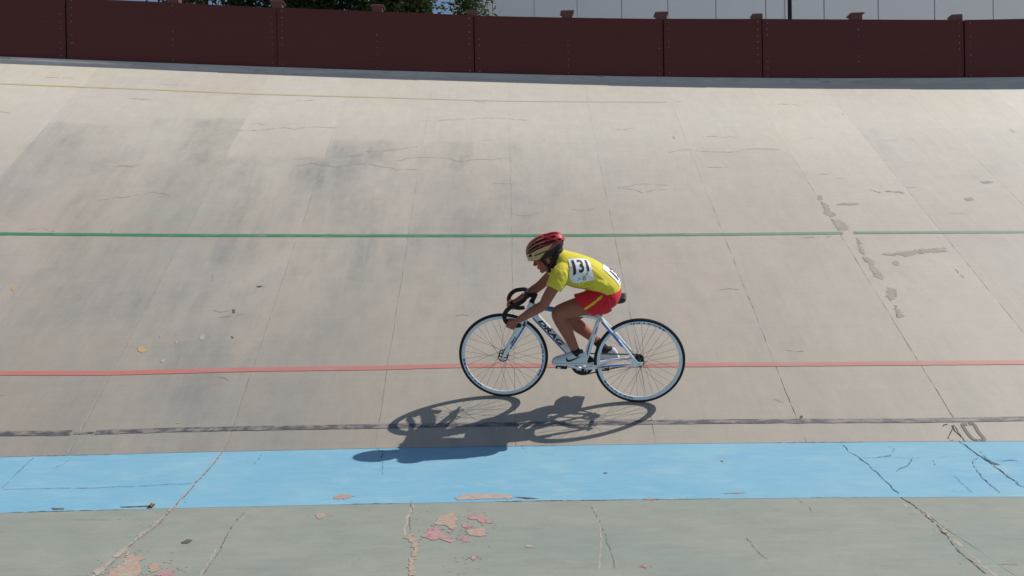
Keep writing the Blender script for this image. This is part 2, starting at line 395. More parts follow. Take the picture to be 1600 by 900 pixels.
# ---- flakes, stains and cracks, in bend coordinates (s, u)
POLY=[('peach',[(-0.446,-1.289),(-0.427,-1.203),(-0.389,-1.16),(-0.357,-1.116),(-0.346,-1.132),(-0.313,-1.239),(-0.324,-1.331),(-0.319,-1.373),(-0.338,-1.413),(-0.358,-1.385),(-0.375,-1.343),(-0.438,-1.325)]),('pink',[(-0.5,-1.51),(-0.476,-1.473),(-0.466,-1.386),(-0.444,-1.374),(-0.408,-1.403),(-0.379,-1.478),(-0.358,-1.518),(-0.319,-1.558),(-0.313,-1.583),(-0.333,-1.613),(-0.371,-1.58),(-0.401,-1.548),(-0.435,-1.577),(-0.466,-1.531)]),('pink',[(-0.364,-1.439),(-0.351,-1.419),(-0.338,-1.437),(-0.348,-1.463)]),('pink',[(-0.269,-1.204),(-0.227,-1.169),(-0.158,-1.18),(-0.157,-1.283),(-0.116,-1.306),(-0.125,-1.327),(-0.159,-1.297),(-0.173,-1.325),(-0.193,-1.296),(-0.209,-1.259),(-0.257,-1.242)]),('pink',[(-0.294,-1.319),(-0.254,-1.321),(-0.237,-1.377),(-0.255,-1.397),(-0.285,-1.361)]),('peach',[(-0.268,-1.417),(-0.235,-1.418),(-0.199,-1.393),(-0.171,-1.388),(-0.158,-1.442),(-0.149,-1.515),(-0.189,-1.526),(-0.231,-1.511)]),('pink',[(-0.28,-1.528),(-0.262,-1.522),(-0.229,-1.594),(-0.262,-1.617)]),('pink',[(-0.217,-1.823),(-0.207,-1.796),(-0.187,-1.819),(-0.207,-1.851)]),('peach',[(-1.972,-1.687),(-1.872,-1.706),(-1.859,-1.741),(-1.877,-1.778),(-1.853,-1.829),(-1.806,-1.896),(-1.813,-1.936),(-1.799,-1.977),(-1.952,-1.967),(-1.962,-1.885),(-1.96,-1.789)]),('peach',[(-1.811,-1.821),(-1.794,-1.806),(-1.746,-1.831),(-1.733,-1.885),(-1.753,-1.925),(-1.783,-1.887)]),('pink',[(-1.725,-1.962),(-1.691,-1.893),(-1.653,-1.895),(-1.63,-1.978)]),('pale',[(-2.046,-1.588),(-2.016,-1.547),(-2.009,-1.602),(-1.997,-1.708),(-2.031,-1.717),(-2.042,-1.659)]),('pale',[(-2.061,-0.93),(-2.039,-0.908),(-2.027,-0.926),(-2.016,-1.021),(-2.032,-1.012)]),('pale',[(-2.053,-1.22),(-2.051,-1.154),(-2.033,-1.163),(-2.037,-1.249)]),('pale',[(-2.05,-1.385),(-2.023,-1.394),(-2.025,-1.433)]),('pale',[(-2.05,-1.889),(-2.037,-1.838),(-1.999,-1.84),(-1.988,-1.924),(-2.007,-1.943),(-2.022,-1.922)]),('pale',[(-1.988,-1.68),(-1.996,-1.603),(-1.973,-1.664),(-1.974,-1.693)]),('peach',[(-0.587,-1.519),(-0.552,-1.472),(-0.493,-1.648),(-0.492,-1.765),(-0.498,-1.849),(-0.473,-2.032),(-0.503,-2.031),(-0.525,-1.847),(-0.514,-1.706),(-0.543,-1.6)]),('pale',[(-0.361,-0.867),(-0.311,-0.817),(-0.194,-0.802),(-0.01,-0.835),(-0.01,-0.89),(-0.333,-0.899)]),('peach',[(-1.105,-0.803),(-1.063,-0.783),(-0.973,-0.809),(-1.024,-0.853),(-1.099,-0.849)]),('peach',[(-1.151,-1.099),(-1.096,-1.095),(-1.088,-1.171),(-1.116,-1.199)]),('pink',[(0.773,-0.923),(0.827,-0.909),(0.861,-0.936),(0.808,-0.946)]),('peach',[(1.27,-0.853),(1.345,-0.839),(1.426,-0.85),(1.351,-0.864)]),('pink',[(0.621,-1.947),(0.641,-1.948),(0.633,-1.981),(0.619,-1.978)]),('pale',[(0.059,-1.674),(0.092,-1.669),(0.088,-1.696),(0.062,-1.692)]),('pale',[(2.324,-1.202),(2.333,-1.221),(2.306,-1.33),(2.288,-1.319)]),('pale',[(2.272,-1.467),(2.301,-1.457),(2.27,-1.542),(2.256,-1.532)]),('pale',[(2.203,-1.913),(2.211,-1.926),(2.191,-2.009),(2.182,-1.999)]),('yellow',[(-2.992,1.181),(-2.957,1.188),(-2.897,1.129),(-2.932,1.106),(-2.972,1.131)]),('yellow',[(-2.728,1.266),(-2.691,1.244),(-2.7,1.211)]),('yellow',[(-2.871,1.333),(-2.838,1.323),(-2.842,1.294)]),('yellow',[(-4.312,2.033),(-4.283,2.072),(-4.262,2.032),(-4.279,1.984)]),('chip',[(-2.543,1.309),(-2.504,1.338),(-2.493,1.274),(-2.519,1.257)]),('chip',[(-2.769,1.003),(-2.722,1.025),(-2.727,0.974)]),('yellow',[(-2.599,0.294),(-2.574,0.284),(-2.553,0.292),(-2.566,0.275)]),('yellow',[(-2.446,0.298),(-2.422,0.302),(-2.397,0.31),(-2.415,0.288)]),('chip',[(0.982,0.23),(1.005,0.229),(1.0,0.212),(0.984,0.212)]),('stain',[(3.174,3.783),(3.209,3.783),(3.203,3.682),(3.163,3.674)]),('stain',[(3.172,3.642),(3.204,3.602),(3.209,3.466),(3.218,3.314),(3.169,3.288),(3.13,3.39),(3.159,3.447)]),('stain',[(3.172,3.24),(3.233,3.221),(3.295,3.094),(3.253,3.006),(3.172,3.007)]),('stain',[(3.287,2.85),(3.314,2.833),(3.282,2.601),(3.266,2.522),(3.242,2.57),(3.258,2.699)]),('stain',[(3.248,2.49),(3.307,2.458),(3.311,2.35),(3.253,2.335)]),('stain',[(3.246,2.32),(3.284,2.314),(3.314,2.126),(3.287,2.089),(3.237,2.142)]),('stain',[(3.287,1.955),(3.34,1.941),(3.294,1.777),(3.238,1.746),(3.232,1.805)]),('stain',[(3.244,1.672),(3.262,1.658),(3.275,1.517),(3.224,1.48)]),('stain',[(3.745,3.903),(3.845,3.864),(3.819,3.836)]),('stain',[(3.876,3.881),(4.075,3.858),(4.052,3.825)]),('stain',[(3.295,3.562),(3.46,3.608),(3.543,3.587),(3.495,3.553)]),('stain',[(3.42,2.545),(3.494,2.56),(3.564,2.54),(3.534,2.496),(3.464,2.516)]),('stain',[(3.531,2.55),(3.848,2.631),(4.06,2.659),(4.016,2.58),(3.76,2.548),(3.626,2.49)]),('stain',[(3.474,2.394),(3.515,2.415),(3.53,2.372),(3.499,2.323),(3.474,2.339)]),('stain',[(4.918,4.101),(5.046,4.115),(5.046,4.074),(4.941,4.052)]),('stain',[(4.602,3.704),(4.686,3.717),(4.693,3.664),(4.62,3.628)]),('mark',[(-1.767,-1.516),(-1.749,-1.472),(-1.715,-1.487),(-1.719,-1.538),(-1.751,-1.542)]),('mark',[(-2.364,1.68),(-2.34,1.68),(-2.326,1.633),(-2.347,1.629)]),('mark',[(-2.237,2.034),(-2.205,2.043),(-2.173,2.033),(-2.205,2.013)]),('mark',[(-2.292,1.312),(-2.256,1.29),(-2.268,1.278)]),('mark',[(1.381,-0.328),(1.402,-0.329),(1.39,-0.359)]),('mark',[(0.584,-0.506),(0.611,-0.51),(0.607,-0.524),(0.585,-0.523)]),('mark',[(2.085,0.272),(2.112,0.276),(2.1,0.249),(2.082,0.247)]),('dirt',[(3.124,-0.352),(3.129,-0.385),(3.142,-0.408),(3.153,-0.432),(3.121,-0.44),(3.114,-0.407)]),('mark',[(-2.771,-0.88),(-2.692,-0.888),(-2.685,-0.903),(-2.746,-0.905)]),('mark',[(-2.367,-0.888),(-2.167,-0.882),(-2.16,-0.9),(-2.336,-0.902)]),('mark',[(-0.01,-0.866),(0.068,-0.875),(0.158,-0.897),(0.08,-0.9)]),('leaf',[(-2.191,-0.881),(-2.184,-0.857),(-2.16,-0.877),(-2.153,-0.913),(-2.175,-0.908)])]
CRACKS=[(7,[(2.291,-0.051),(2.289,-0.174),(2.309,-0.293),(2.32,-0.407),(2.324,-0.551),(2.321,-0.687),(2.324,-0.833),(2.323,-0.895)]),(4,[(2.309,-0.293),(2.381,-0.306),(2.473,-0.285),(2.533,-0.258),(2.606,-0.14),(2.565,-0.078)]),(2,[(2.382,-0.302),(2.519,-0.293),(2.599,-0.318),(2.776,-0.294)]),(2,[(2.828,-0.302),(2.933,-0.284),(3.02,-0.278)]),(5,[(2.656,-0.299),(2.578,-0.43),(2.493,-0.501),(2.437,-0.553)]),(5,[(2.767,-0.358),(2.738,-0.45)]),(3,[(2.776,-0.609),(2.767,-0.759),(2.754,-0.884)]),(5,[(3.082,-0.306),(3.0,-0.399),(2.957,-0.525),(2.933,-0.662),(2.92,-0.808),(2.918,-0.892)]),(9,[(3.112,-0.045),(3.102,-0.169),(3.112,-0.287),(3.106,-0.455),(3.101,-0.613),(3.095,-0.809)]),(5,[(3.139,-0.149),(3.147,-0.217),(3.129,-0.333),(3.136,-0.437)]),(6,[(3.172,-0.356),(3.205,-0.371),(3.28,-0.357),(3.333,-0.384)]),(5,[(3.139,0.171),(3.093,0.095),(3.034,0.02)]),(8,[(3.139,0.171),(3.139,0.116),(3.144,0.041),(3.144,-0.025)]),(3,[(2.649,-0.843),(2.7,-0.844),(2.778,-0.838)]),(6,[(-2.028,-0.012),(-2.019,-0.289),(-2.03,-0.566),(-2.024,-0.753),(-2.038,-0.89)]),(4,[(-3.235,-0.577),(-3.076,-0.581),(-2.878,-0.585),(-2.666,-0.59),(-2.442,-0.588),(-2.209,-0.572),(-2.033,-0.556)]),(5,[(-3.307,-0.025),(-3.281,-0.24),(-3.244,-0.475),(-3.235,-0.577)]),(3,[(-3.05,-0.024),(-3.043,-0.085),(-3.041,-0.163),(-3.06,-0.212),(-3.066,-0.256)]),(3,[(-1.744,-0.21),(-1.752,-0.286)]),(4,[(-2.014,-0.816),(-1.975,-0.873)]),(5,[(-0.968,0.005),(-0.93,-0.055),(-0.838,-0.072),(-0.767,-0.051)]),(7,[(-0.918,-0.035),(-0.887,-0.238)]),(2,[(-0.887,-0.238),(-0.846,-0.499)]),(3,[(-1.738,-0.03),(-1.737,-0.131),(-1.75,-0.19)]),(7,[(2.316,-0.895),(2.317,-1.126),(2.292,-1.294),(2.28,-1.45),(2.239,-1.642),(2.198,-1.845),(2.188,-1.978),(2.178,-2.103)]),(3,[(0.453,-1.05),(0.478,-1.297),(0.487,-1.536),(0.485,-1.749),(0.486,-1.994)]),(5,[(-1.588,-0.93),(-1.579,-1.182),(-1.549,-1.46),(-1.51,-1.678),(-1.5,-1.847),(-1.49,-1.977)]),(3,[(-2.601,-1.094),(-2.342,-1.109),(-2.043,-1.133)]),(5,[(-2.033,-0.905),(-2.002,-1.294),(-2.02,-1.522),(-2.001,-1.759),(-1.995,-1.969)]),(4,[(1.218,-1.591),(1.221,-1.772),(1.232,-1.911)]),(3,[(0.054,0.012),(0.083,-0.082),(0.098,-0.177)]),(2,[(0.127,-0.105),(0.213,-0.162),(0.314,-0.194)]),(4,[(-0.624,-0.887),(-0.593,-1.056),(-0.587,-1.246),(-0.56,-1.455)]),(3,[(2.29,-1.974),(2.34,-1.972),(2.415,-1.98)]),(3,[(1.695,-0.915),(1.704,-1.113),(1.695,-1.209)])]
MARKS=[('f',[(3.054,0.147),(3.069,0.167),(3.096,0.175),(3.125,0.17)]),('f',[(3.124,0.167),(3.122,0.107),(3.138,0.062),(3.141,0.017)]),('f',[(3.115,0.134),(3.071,0.069),(3.03,0.012)]),('f',[(3.047,0.008),(3.074,0.013),(3.118,0.012)]),('s',[(3.232,0.171),(3.2,0.169),(3.198,0.1),(3.207,0.029),(3.24,0.004)]),('s',[(3.246,0.174),(3.279,0.172),(3.278,0.093),(3.286,0.016),(3.253,0.01)])]

def flat(name, pts, dn, mat, parent, rough=.006, z=0):
    Q = []
    n = len(pts)
    for i in range(n):
        a, b = pts[i], pts[(i+1) % n]; L = math.hypot(b[0]-a[0], b[1]-a[1]); k = max(1, int(L/.007))
        for j in range(k):
            t = j/k; s = a[0]+(b[0]-a[0])*t; u = a[1]+(b[1]-a[1])*t
            r = min(rough, L*.20); s_, u_ = s, u
            s += r*(noise.noise(Vector((s_*45, u_*45, z)))+.6*noise.noise(Vector((s_*150, u_*150, z)))); u += r*(noise.noise(Vector((s_*45, u_*45, z+9)))+.6*noise.noise(Vector((s_*150, u_*150, z+9))))
            Q.append((s, u))
    bm = bmesh.new(); V = [bm.verts.new(PS(s, u, dn)) for s, u in Q]
    fc = bm.faces.new(V); bmesh.ops.triangulate(bm, faces=[fc], ngon_method='EAR_CLIP')
    bm.normal_update()
    for q in bm.faces:
        if q.normal.z < 0: q.normal_flip()
    me = bpy.data.meshes.new(name); bm.to_mesh(me); bm.free()
    uvs = Q; l = me.uv_layers.new(name='UVMap')
    vi = np.empty(len(me.loops), dtype=np.int32); me.loops.foreach_get('vertex_index', vi)
    l.data.foreach_set('uv', np.asarray(uvs, dtype=np.float32)[vi].ravel())
    return link(name, me, mat, parent)
def flake(name, A, B, sc=22, left=None):
    m = Mat(name, rough=.75, spec=.25)
    a = m.noise(m.coords('UV', (sc, sc, 1)), 1, 5, .7, .3, .38, .62)
    g = m.noise(m.coords('UV', (1, 1, 1)), 150, 2, .7)
    d = m.noise(m.coords('UV', (70, 70, 1), (1, 1, 0)), 1, 2, .6, 0, .66, .72)
    c = m.mix(a, A, B); c = m.mix(m.math('MULTIPLY', d, .5), c, (.22, .17, .14))
    if left: c = m.mix(m.noise(m.coords('UV', (34, 30, 1), (5, 5, 0)), 1, 5, .75, .4, .54, .58), c, left)
    m.base(m.mix(1.0, c, m.gray(m.math('ADD', .8, m.math('MULTIPLY', g, .4))), 'MULTIPLY')); return m.m
FM = dict(peach=flake('bare_peach_concrete', (.42, .255, .19), (.40, .335, .285), 22, (.262, .290, .245)), pink=flake('old_pink_paint', (.40, .145, .18), (.45, .30, .28), 30, (.30, .285, .255)),
          pale=flake('bare_pale_concrete', (.42, .36, .31), (.36, .31, .27)), yellow=flake('yellow_chip', (.52, .37, .17), (.48, .36, .2)),
          chip=flake('pale_chip', (.47, .42, .36), (.43, .39, .34)), stain=flake('repair_mortar', (.345, .312, .264), (.400, .365, .312), 14),
          mark=flake('dark_mark', (.10, .09, .08), (.15, .14, .12)), dirt=flake('dirt_smear', (.10, .12, .14), (.16, .2, .22)))
for i, (k, P) in enumerate(POLY):
    if k == 'leaf': continue
    um = sum(p[1] for p in P)/len(P)
    par = track if um > 0 else (band if um > -.86 else apron)
    flat({'stain': 'mortar_patch', 'mark': 'dark_mark', 'dirt': 'dirt_smear'}.get(k, 'paint_flake'), P, .0022, FM[k], par, {'stain': .030, 'peach': .020, 'pink': .020, 'pale': .016}.get(k, .005), i)
def crackmat(name, A, B):
    m = Mat(name, rough=.95, spec=.1); q = m.noise(m.coords('Object', (1, 1, 1)), 26, 3, .7, 0, .38, .60); m.base(m.mix(q, A, B)); return m.m
M_crack = crackmat('crack_shadow', (.06, .053, .048), (.20, .175, .15))
M_crackb = crackmat('crack_in_blue', (.055, .075, .09), (.12, .22, .29))
M_cracka = crackmat('crack_in_apron', (.075, .07, .06), (.27, .26, .22))
cm = {'peach': MB(), 'pink': MB(), 'pale': MB()}; r3 = random.Random(5)
for k, P in POLY:                              # crumbs and pinholes of lost paint round the bigger patches
    if k not in cm or sum(p[1] for p in P)/len(P) > -.86: continue
    cx, cy = sum(p[0] for p in P)/len(P), sum(p[1] for p in P)/len(P); rr_ = max(math.hypot(p[0]-cx, p[1]-cy) for p in P)
    for _ in range(int(6+rr_*90)):
        a = r3.uniform(0, 6.283); d = rr_*r3.uniform(.7, 1.5); s, u = cx+d*math.cos(a), cy+d*math.sin(a); q = r3.uniform(.002, .008)
        if u > -.94: continue
        n = r3.randint(4, 6); cm[k].add([PS(s+q*r3.uniform(.5, 1)*math.cos(6.283*i/n)*1.4, u+q*r3.uniform(.5, 1)*math.sin(6.283*i/n), .0018) for i in range(n)], [tuple(range(n))])
for k in cm: tag(link('paint_crumb', mesh('paint_crumb', cm[k].v, cm[k].f), FM[k], apron), kind='stuff')
M_hairl = Mat('hairline', rough=.95, spec=.1, color=(.29, .255, .225)).m
def ribbon(pts, w, dn, seed, amp=.012, step=.02):
    V, F = [], []
    Q = []
    for i in range(len(pts)-1):
        a, b = pts[i], pts[i+1]; L = math.hypot(b[0]-a[0], b[1]-a[1]); k = max(1, int(L/step))
        Q += [(a[0]+(b[0]-a[0])*j/k, a[1]+(b[1]-a[1])*j/k) for j in range(k)]
    Q.append(pts[-1]); R = []
    for s, u in Q:
        R.append((s+amp*noise.noise(Vector((s*13, u*13, seed)))+amp*.4*noise.noise(Vector((s*45, u*45, seed))), u+amp*noise.noise(Vector((s*13, u*13, seed+7)))))
    n = len(R)
    for i in range(n):
        a, b = R[max(i-1, 0)], R[min(i+1, n-1)]; d = math.hypot(b[0]-a[0], b[1]-a[1]) or 1
        nx, ny = -(b[1]-a[1])/d, (b[0]-a[0])/d
        ww = w*.5*(.35+1.1*abs(noise.noise(Vector((R[i][0]*21, R[i][1]*21, seed+3))))*1.5)
        if i in (0, n-1): ww *= .3
        for g in (-1, 1):
            s, u = R[i][0]+nx*ww*g, R[i][1]+ny*ww*g; V.append(PS(s, u, dn))
        if i and ww > w*.20: F.append((2*i-2, 2*i, 2*i+1, 2*i-1))
    return V, F
for i, (w, P) in enumerate(CRACKS):
    um = sum(p[1] for p in P)/len(P)
    par = track if um > 0 else (band if um > -.89 else apron)
    v, f = ribbon(P, w*.00105, .0030, i)
    link('crack', mesh('crack', v, f), {track: M_crack, band: M_crackb, apron: M_cracka}[par], par)
hb = MB(); rnd2 = random.Random(21)
for i in range(90):                          # short drying cracks, mostly on the upper bank
    s = rnd2.uniform(-9, 9); u = rnd2.choice([rnd2.uniform(3.0, 7.0), rnd2.uniform(2.2, 7.2), rnd2.uniform(.4, 7)])
    L = rnd2.uniform(.06, .34); vert = rnd2.random() < .18
    P = [(s, u), (s+.012, u-L*.6)] if vert else [(s, u), (s+L*.5, u+rnd2.uniform(-.03, .03)), (s+L, u+rnd2.uniform(-.05, .05))]
    v, f = ribbon(P, rnd2.uniform(.004, .010), .0014, i+50, .02); hb.add(v, f)
for i in range(10):                           # longer wandering cracks
    s = rnd2.uniform(-7, 7); u = rnd2.uniform(3, 6.6); P = [(s, u)]
    for _ in range(rnd2.randint(3, 6)): P.append((P[-1][0]+rnd2.uniform(.08, .3), P[-1][1]+rnd2.uniform(-.1, .12)))
    v, f = ribbon(P, .007, .0014, i+300, .03); hb.add(v, f)
tag(link('hairline_crack', mesh('hairline_crack', hb.v, hb.f), M_hairl, track), kind='stuff')
# pale worn margins along the open joints of the band and the apron
for par, s0, u0, u1, w in ((band, -2.032, -.015, -.92, .020), (apron, -2.025, -.94, -2.05, .026), (apron, -1.55, -.95, -2.0, .012), (apron, 2.27, -.95, -2.2, .018), (apron, .47, -1.0, -2.0, .010), (apron, -.60, -.95, -1.5, .022), (track, -3.10, .02, 1.2, .014), (track, -2.03, .02, .5, .010)):
    P = [(s0, u0), (s0-.012 if par is apron and s0 < 0 else s0, u0*.5+u1*.5), (s0+(.05 if s0 == -1.55 else .01 if s0 < 0 else -.07), u1)] if par is apron else [(s0, u0), (s0, u1)]
    v, f = ribbon(P, w*.8, .0007, u0*31+s0*7, .010, .012); link('joint_margin', mesh('joint_margin', v, f, [(x[0], x[1]) for x in v]), FM['pale'], par)
eb = MB()
for i in range(26):                           # ragged edge of the blue paint
    s = rnd2.uniform(-6, 6); u = rnd2.choice([-.004, -.93, -.93]); L = rnd2.uniform(.15, .7)
    v, f = ribbon([(s, u+.004), (s+L*.5, u+rnd2.uniform(-.004, .006)), (s+L, u)], rnd2.uniform(.004, .009), .002, i+500, .005); eb.add(v, f)
tag(link('edge_crack', mesh('edge_crack', eb.v, eb.f), M_cracka, band), kind='stuff')
for i in range(len(JS)-1):                    # the joints open as broken dark lines
    pass
M_stencil = painted('stencil_paint', (.13, .115, .10), .4, (.27, .23, .2), (30, 30))
def stroke(pts, w, seed, mat):
    v, f = [], []
    n = len(pts)
    for i in range(n):
        a, b = pts[max(i-1, 0)], pts[min(i+1, n-1)]; d = math.hypot(b[0]-a[0], b[1]-a[1]); nx, ny = -(b[1]-a[1])/d, (b[0]-a[0])/d
        for g in (-1, 1): v.append((pts[i][0]+nx*w*.5*g, pts[i][1]+ny*w*.5*g))
        if i: f.append((2*i-2, 2*i, 2*i+1, 2*i-1))
    o = link('distance_mark', mesh('distance_mark', [PS(s, u, .0028) for s, u in v], f, v), mat, track)
    return o
for i, (k, P) in enumerate(MARKS):
    if k == 's': stroke([tuple(q) for q in spline(P, 4)], .024, i, M_stencil)
    else:
        v, f = ribbon(P, .010, .0028, 900+i, .006); link('distance_mark', mesh('distance_mark', v, f), M_crack, track)

# ---- a dry leaf
LP = [(-2.191, -.905), (-2.180, -.880), (-2.160, -.878), (-2.150, -.893), (-2.158, -.918), (-2.178, -.920)]
M_leaf = Mat('dry_leaf', rough=.7, color=(.24, .085, .035)).m
c0 = PS(-2.17, -.899, 0); lv = [c0+Vector((0, 0, .007))]+[PS(s, u, .004+.014*(i % 2)) for i, (s, u) in enumerate(LP)]
lf = link('dry_leaf', mesh('dry_leaf', lv+[q+Vector((0, 0, .0015)) for q in lv], [(0, 1+(i+1) % 6, 1+i) for i in range(6)]+[(7, 8+i, 8+(i+1) % 6) for i in range(6)]), M_leaf)
tag(lf, 'small curled brown leaf lying on the lower edge of the blue band', 'leaf')

# ---- kerb along the top edge
M_kerb = Mat('kerb_concrete', rough=.8, spec=.3)
k1 = M_kerb.noise(M_kerb.coords('Object', (1.2, 1.2, 9)), 1, 5, .7, .4, .35, .7)
k2 = M_kerb.noise(M_kerb.coords('Object', (7, 7, 22)), 1, 4, .7, 0, .62, .70)
M_kerb.base(M_kerb.mix(M_kerb.math('MULTIPLY', k2, .7), M_kerb.mix(k1, (.42, .42, .42), (.32, .325, .335)), (.06, .06, .06)))
M_kerb.bump(k1, .4, .006)
S = fr(-28, 28, 380); R = []
for i, s in enumerate(S):
    w = .012*noise.noise(Vector((s*1.7, 0, 2)))+.006*noise.noise(Vector((s*9, 0, 2)))
    R.append([top_pt(s, -.004+w*.5, -.05), top_pt(s, .006+w*.4, .055+w), top_pt(s, .022+w, .105+w*.5), top_pt(s, .34, .108), top_pt(s, .34, -.4)])
tag(MB().rings(R).build('kerb', M_kerb.m), 'low grey concrete kerb under the brown fence at the top of the banking', 'kerb', kind='structure')

# ---- ground and the outer bank
M_ground = Mat('dry_ground', rough=.95, spec=.2)
g1 = M_ground.noise(M_ground.coords('Object', (.4, .4, .4)), 1, 6, .6, .2, .35, .7)
M_ground.base(M_ground.mix(g1, (.52, .49, .44), (.44, .41, .36)))
v = [(0, 0, 0)]; f = []; N = 64; rr = [12, 40, 120, 500, 3000]
for r in rr: v += [(r*math.cos(2*math.pi*i/N), r*math.sin(2*math.pi*i/N), 0) for i in range(N)]
f += [(0, 1+i, 1+(i+1) % N) for i in range(N)]
for k in range(len(rr)-1): f += [(1+k*N+i, 1+(k+1)*N+i, 1+(k+1)*N+(i+1) % N, 1+k*N+(i+1) % N) for i in range(N)]
tag(link('ground', mesh('ground', v, f), M_ground.m), 'dry pale earth ground around the track', 'ground', kind='structure')
R = [[top_pt(s, .3, -.05), top_pt(s, .3, -3.2), top_pt(s, 4.6, -4.95), top_pt(s, .9, -.06)] for s in fr(-28, 28, 60)]
tag(MB().rings(R).build('embankment', M_ground.m), 'earth bank sloping down behind the fence', 'embankment', kind='structure')

# ------------------------------------------------------------------ fence
M_fence = Mat('brown_sheet_metal', rough=.6, spec=.2)
fx = M_fence.coords('Object', (1, 1, 1)); fz = M_fence.noise(M_fence.coords('Object', (.12, .12, 11)), 1, 5, .7)
fb = M_fence.noise(M_fence.coords('Object', (.5, .5, 2.5), (4, 0, 0)), 1, 4, .6)
fc = M_fence.mix(fz, (.090, .0255, .0235), (.108, .032, .029)); fc = M_fence.mix(M_fence.math('MULTIPLY', fb, .5), fc, (.076, .023, .023))
M_fence.base(fc)
M_dark0 = Mat('joint_dark', rough=.9, color=(.02, .012, .012)).m
M_post = Mat('brown_post', rough=.7, color=(.135, .062, .056)).m
M_cap = Mat('post_cap', rough=.6, color=(.125, .06, .055)).m
M_rivet = Mat('rivet_head', rough=.45, metal=.6, color=(.30, .24, .22)).m
fence = empty('fence', Matrix.Translation(top_pt(0, .1, .1)))
tag(fence, 'long dark brown sheet metal fence along the top of the banking', 'fence')
FI = fence.matrix_world.inverted()
FJ = [-13.4, -10.8, -8.22, -5.62, -2.995, -.430, 2.070, 3.365, 5.945, 8.5, 11.1, 13.7]
POSTS = [(-8.2, 1), (-6.93, 1), (-5.64, 1), (-4.31, 0), (-3.0, 1), (-1.70, 1), (-.45, 0), (.81, 1), (2.06, 1), (3.32, 0), (4.61, 1), (5.88, 0), (7.2, 1), (8.5, 1), (-9.5, 1), (-10.8, 0), (9.8, 0), (11.1, 1)]
def ftop(s): return float(np.interp(s, [-14, -5.6, -4.3, -3, -1.67, -.43, .82, 2.07, 3.37, 4.6, 5.95, 14], [.98, .979, .987, .967, .961, .953, .959, .962, .972, .963, .945, .945]))
def fbot(s): return float(np.interp(s, [-14, -5.6, -4.3, -3, -1.67, -.43, .82, 2.07, 3.37, 4.6, 5.95, 14], [.12, .118, .123, .113, .112, .106, .108, .113, .115, .112, .104, .10]))-.004
for k in range(len(FJ)-1):
    a, b = FJ[k]+.008, FJ[k+1]-.008; SS = fr(a, b, 16); NZ = 64
    prof = []
    for i in range(NZ+1):
        t = i/NZ; prof.append((t, .0004*(1 if (i//2) % 2 else 0)+(.0012 if i in (11, 12, 36, 37) else 0)))
    R = []
    for s in SS:
        off = .012*(k % 2)+.006*noise.noise(Vector((s*.8, k, 0)))
        z0, z1 = fbot(s)+.004*math.sin(k*2.1), ftop(s)+.004*math.sin(k*3.7)
        R.append([top_pt(s, .055+off+p, z0+(z1-z0)*t) for t, p in prof]+[top_pt(s, .085+off, z1), top_pt(s, .085+off, z0)])
    mb = MB().rings(R); mb.v = [tuple(FI @ Vector(q)) for q in mb.v]
    pn = mb.build('panel', M_fence.m, fence)
    js_ = MB().rings([[FI @ top_pt(FJ[k]+d, o_, z) for d, o_ in ((-.05, .105), (.05, .105), (.05, .118), (-.05, .118))] for z in (fbot(FJ[k])+.01, ftop(FJ[k])-.006)]).build('added_gap_strip', M_dark0, fence)  # added near-black strip, closes the bright gap so the joint stays dark
    rv = MB()
    cols = [FJ[k]+.07, FJ[k+1]-.06]+[p for p, _ in POSTS if FJ[k]+.3 < p < FJ[k+1]-.3]
    for s in cols:
        for j in range(9):
            z = fbot(s)+.05+(ftop(s)-fbot(s)-.1)*(j+rnd.uniform(-.12, .12))/8
            if rnd.random() < .30: continue
            off = .012*(k % 2); c = FI @ top_pt(s, .053+off, z)
            rv.tube([c, c+Vector((0, -.006, 0))], rnd.uniform(.005, .008), 8, hint=(1, 0, 0))
    tag(rv.build('rivet', M_rivet, pn), kind='stuff')
for s, cap in POSTS:
    z1 = ftop(s)+(.085 if cap else .095); a = s/R0
    c = FI @ top_pt(s, .185, (z1-.1)/2); M = Matrix.Rotation(-a, 3, 'Z')
    p = MB().box(c, (.145, .15, z1+.1), M).build('post', M_post, fence)
    if cap:
        c2 = FI @ top_pt(s, .185, z1+.012); mb = MB(); w = .098
        q = [Vector((x*w, y*w, 0)) for x, y in ((-1, -1), (1, -1), (1, 1), (-1, 1))]
        mb.rings([[c2+M @ (r*.86)+Vector((0, 0, -.012)) for r in q], [c2+M @ r for r in q], [c2+M @ r+Vector((0, 0, .013)) for r in q], [c2+M @ (r*.8)+Vector((0, 0, .024)) for r in q]])
        mb.build('cap', M_cap, p)

# ------------------------------------------------------------------ clad hall behind
M_hall = Mat('hall_panel_coating', rough=.5, spec=.4)
h1 = M_hall.noise(M_hall.coords('Object', (.6, .6, .25)), 1, 4, .6); h2 = M_hall.noise(M_hall.coords('Object', (2, 2, 60)), 1, 2, .5)
hc = M_hall.mix(h1, (.84, .85, .86), (.79, .81, .83)); M_hall.base(M_hall.mix(1.0, hc, M_hall.gray(M_hall.math('ADD', .95, M_hall.math('MULTIPLY', h2, .08))), 'MULTIPLY'))
M_hall.l(M_hall.math('MULTIPLY', M_hall.rand(), 0), M_hall.b.inputs['Metallic'])
M_dark = Mat('dark_gap', rough=.9, color=(.02, .022, .025)).m
M_trim = Mat('pale_trim', rough=.5, color=(.8, .81, .82)).m
M_roof = Mat('hall_roof', rough=.6, color=(.35, .36, .38)).m
HA = .33170274; ex = Vector((math.cos(HA), -math.sin(HA), 0)); ey = Vector((math.sin(HA), math.cos(HA), 0))
h0 = Vector((-.38378455, 22.53601617, 0)); PW = 1.2
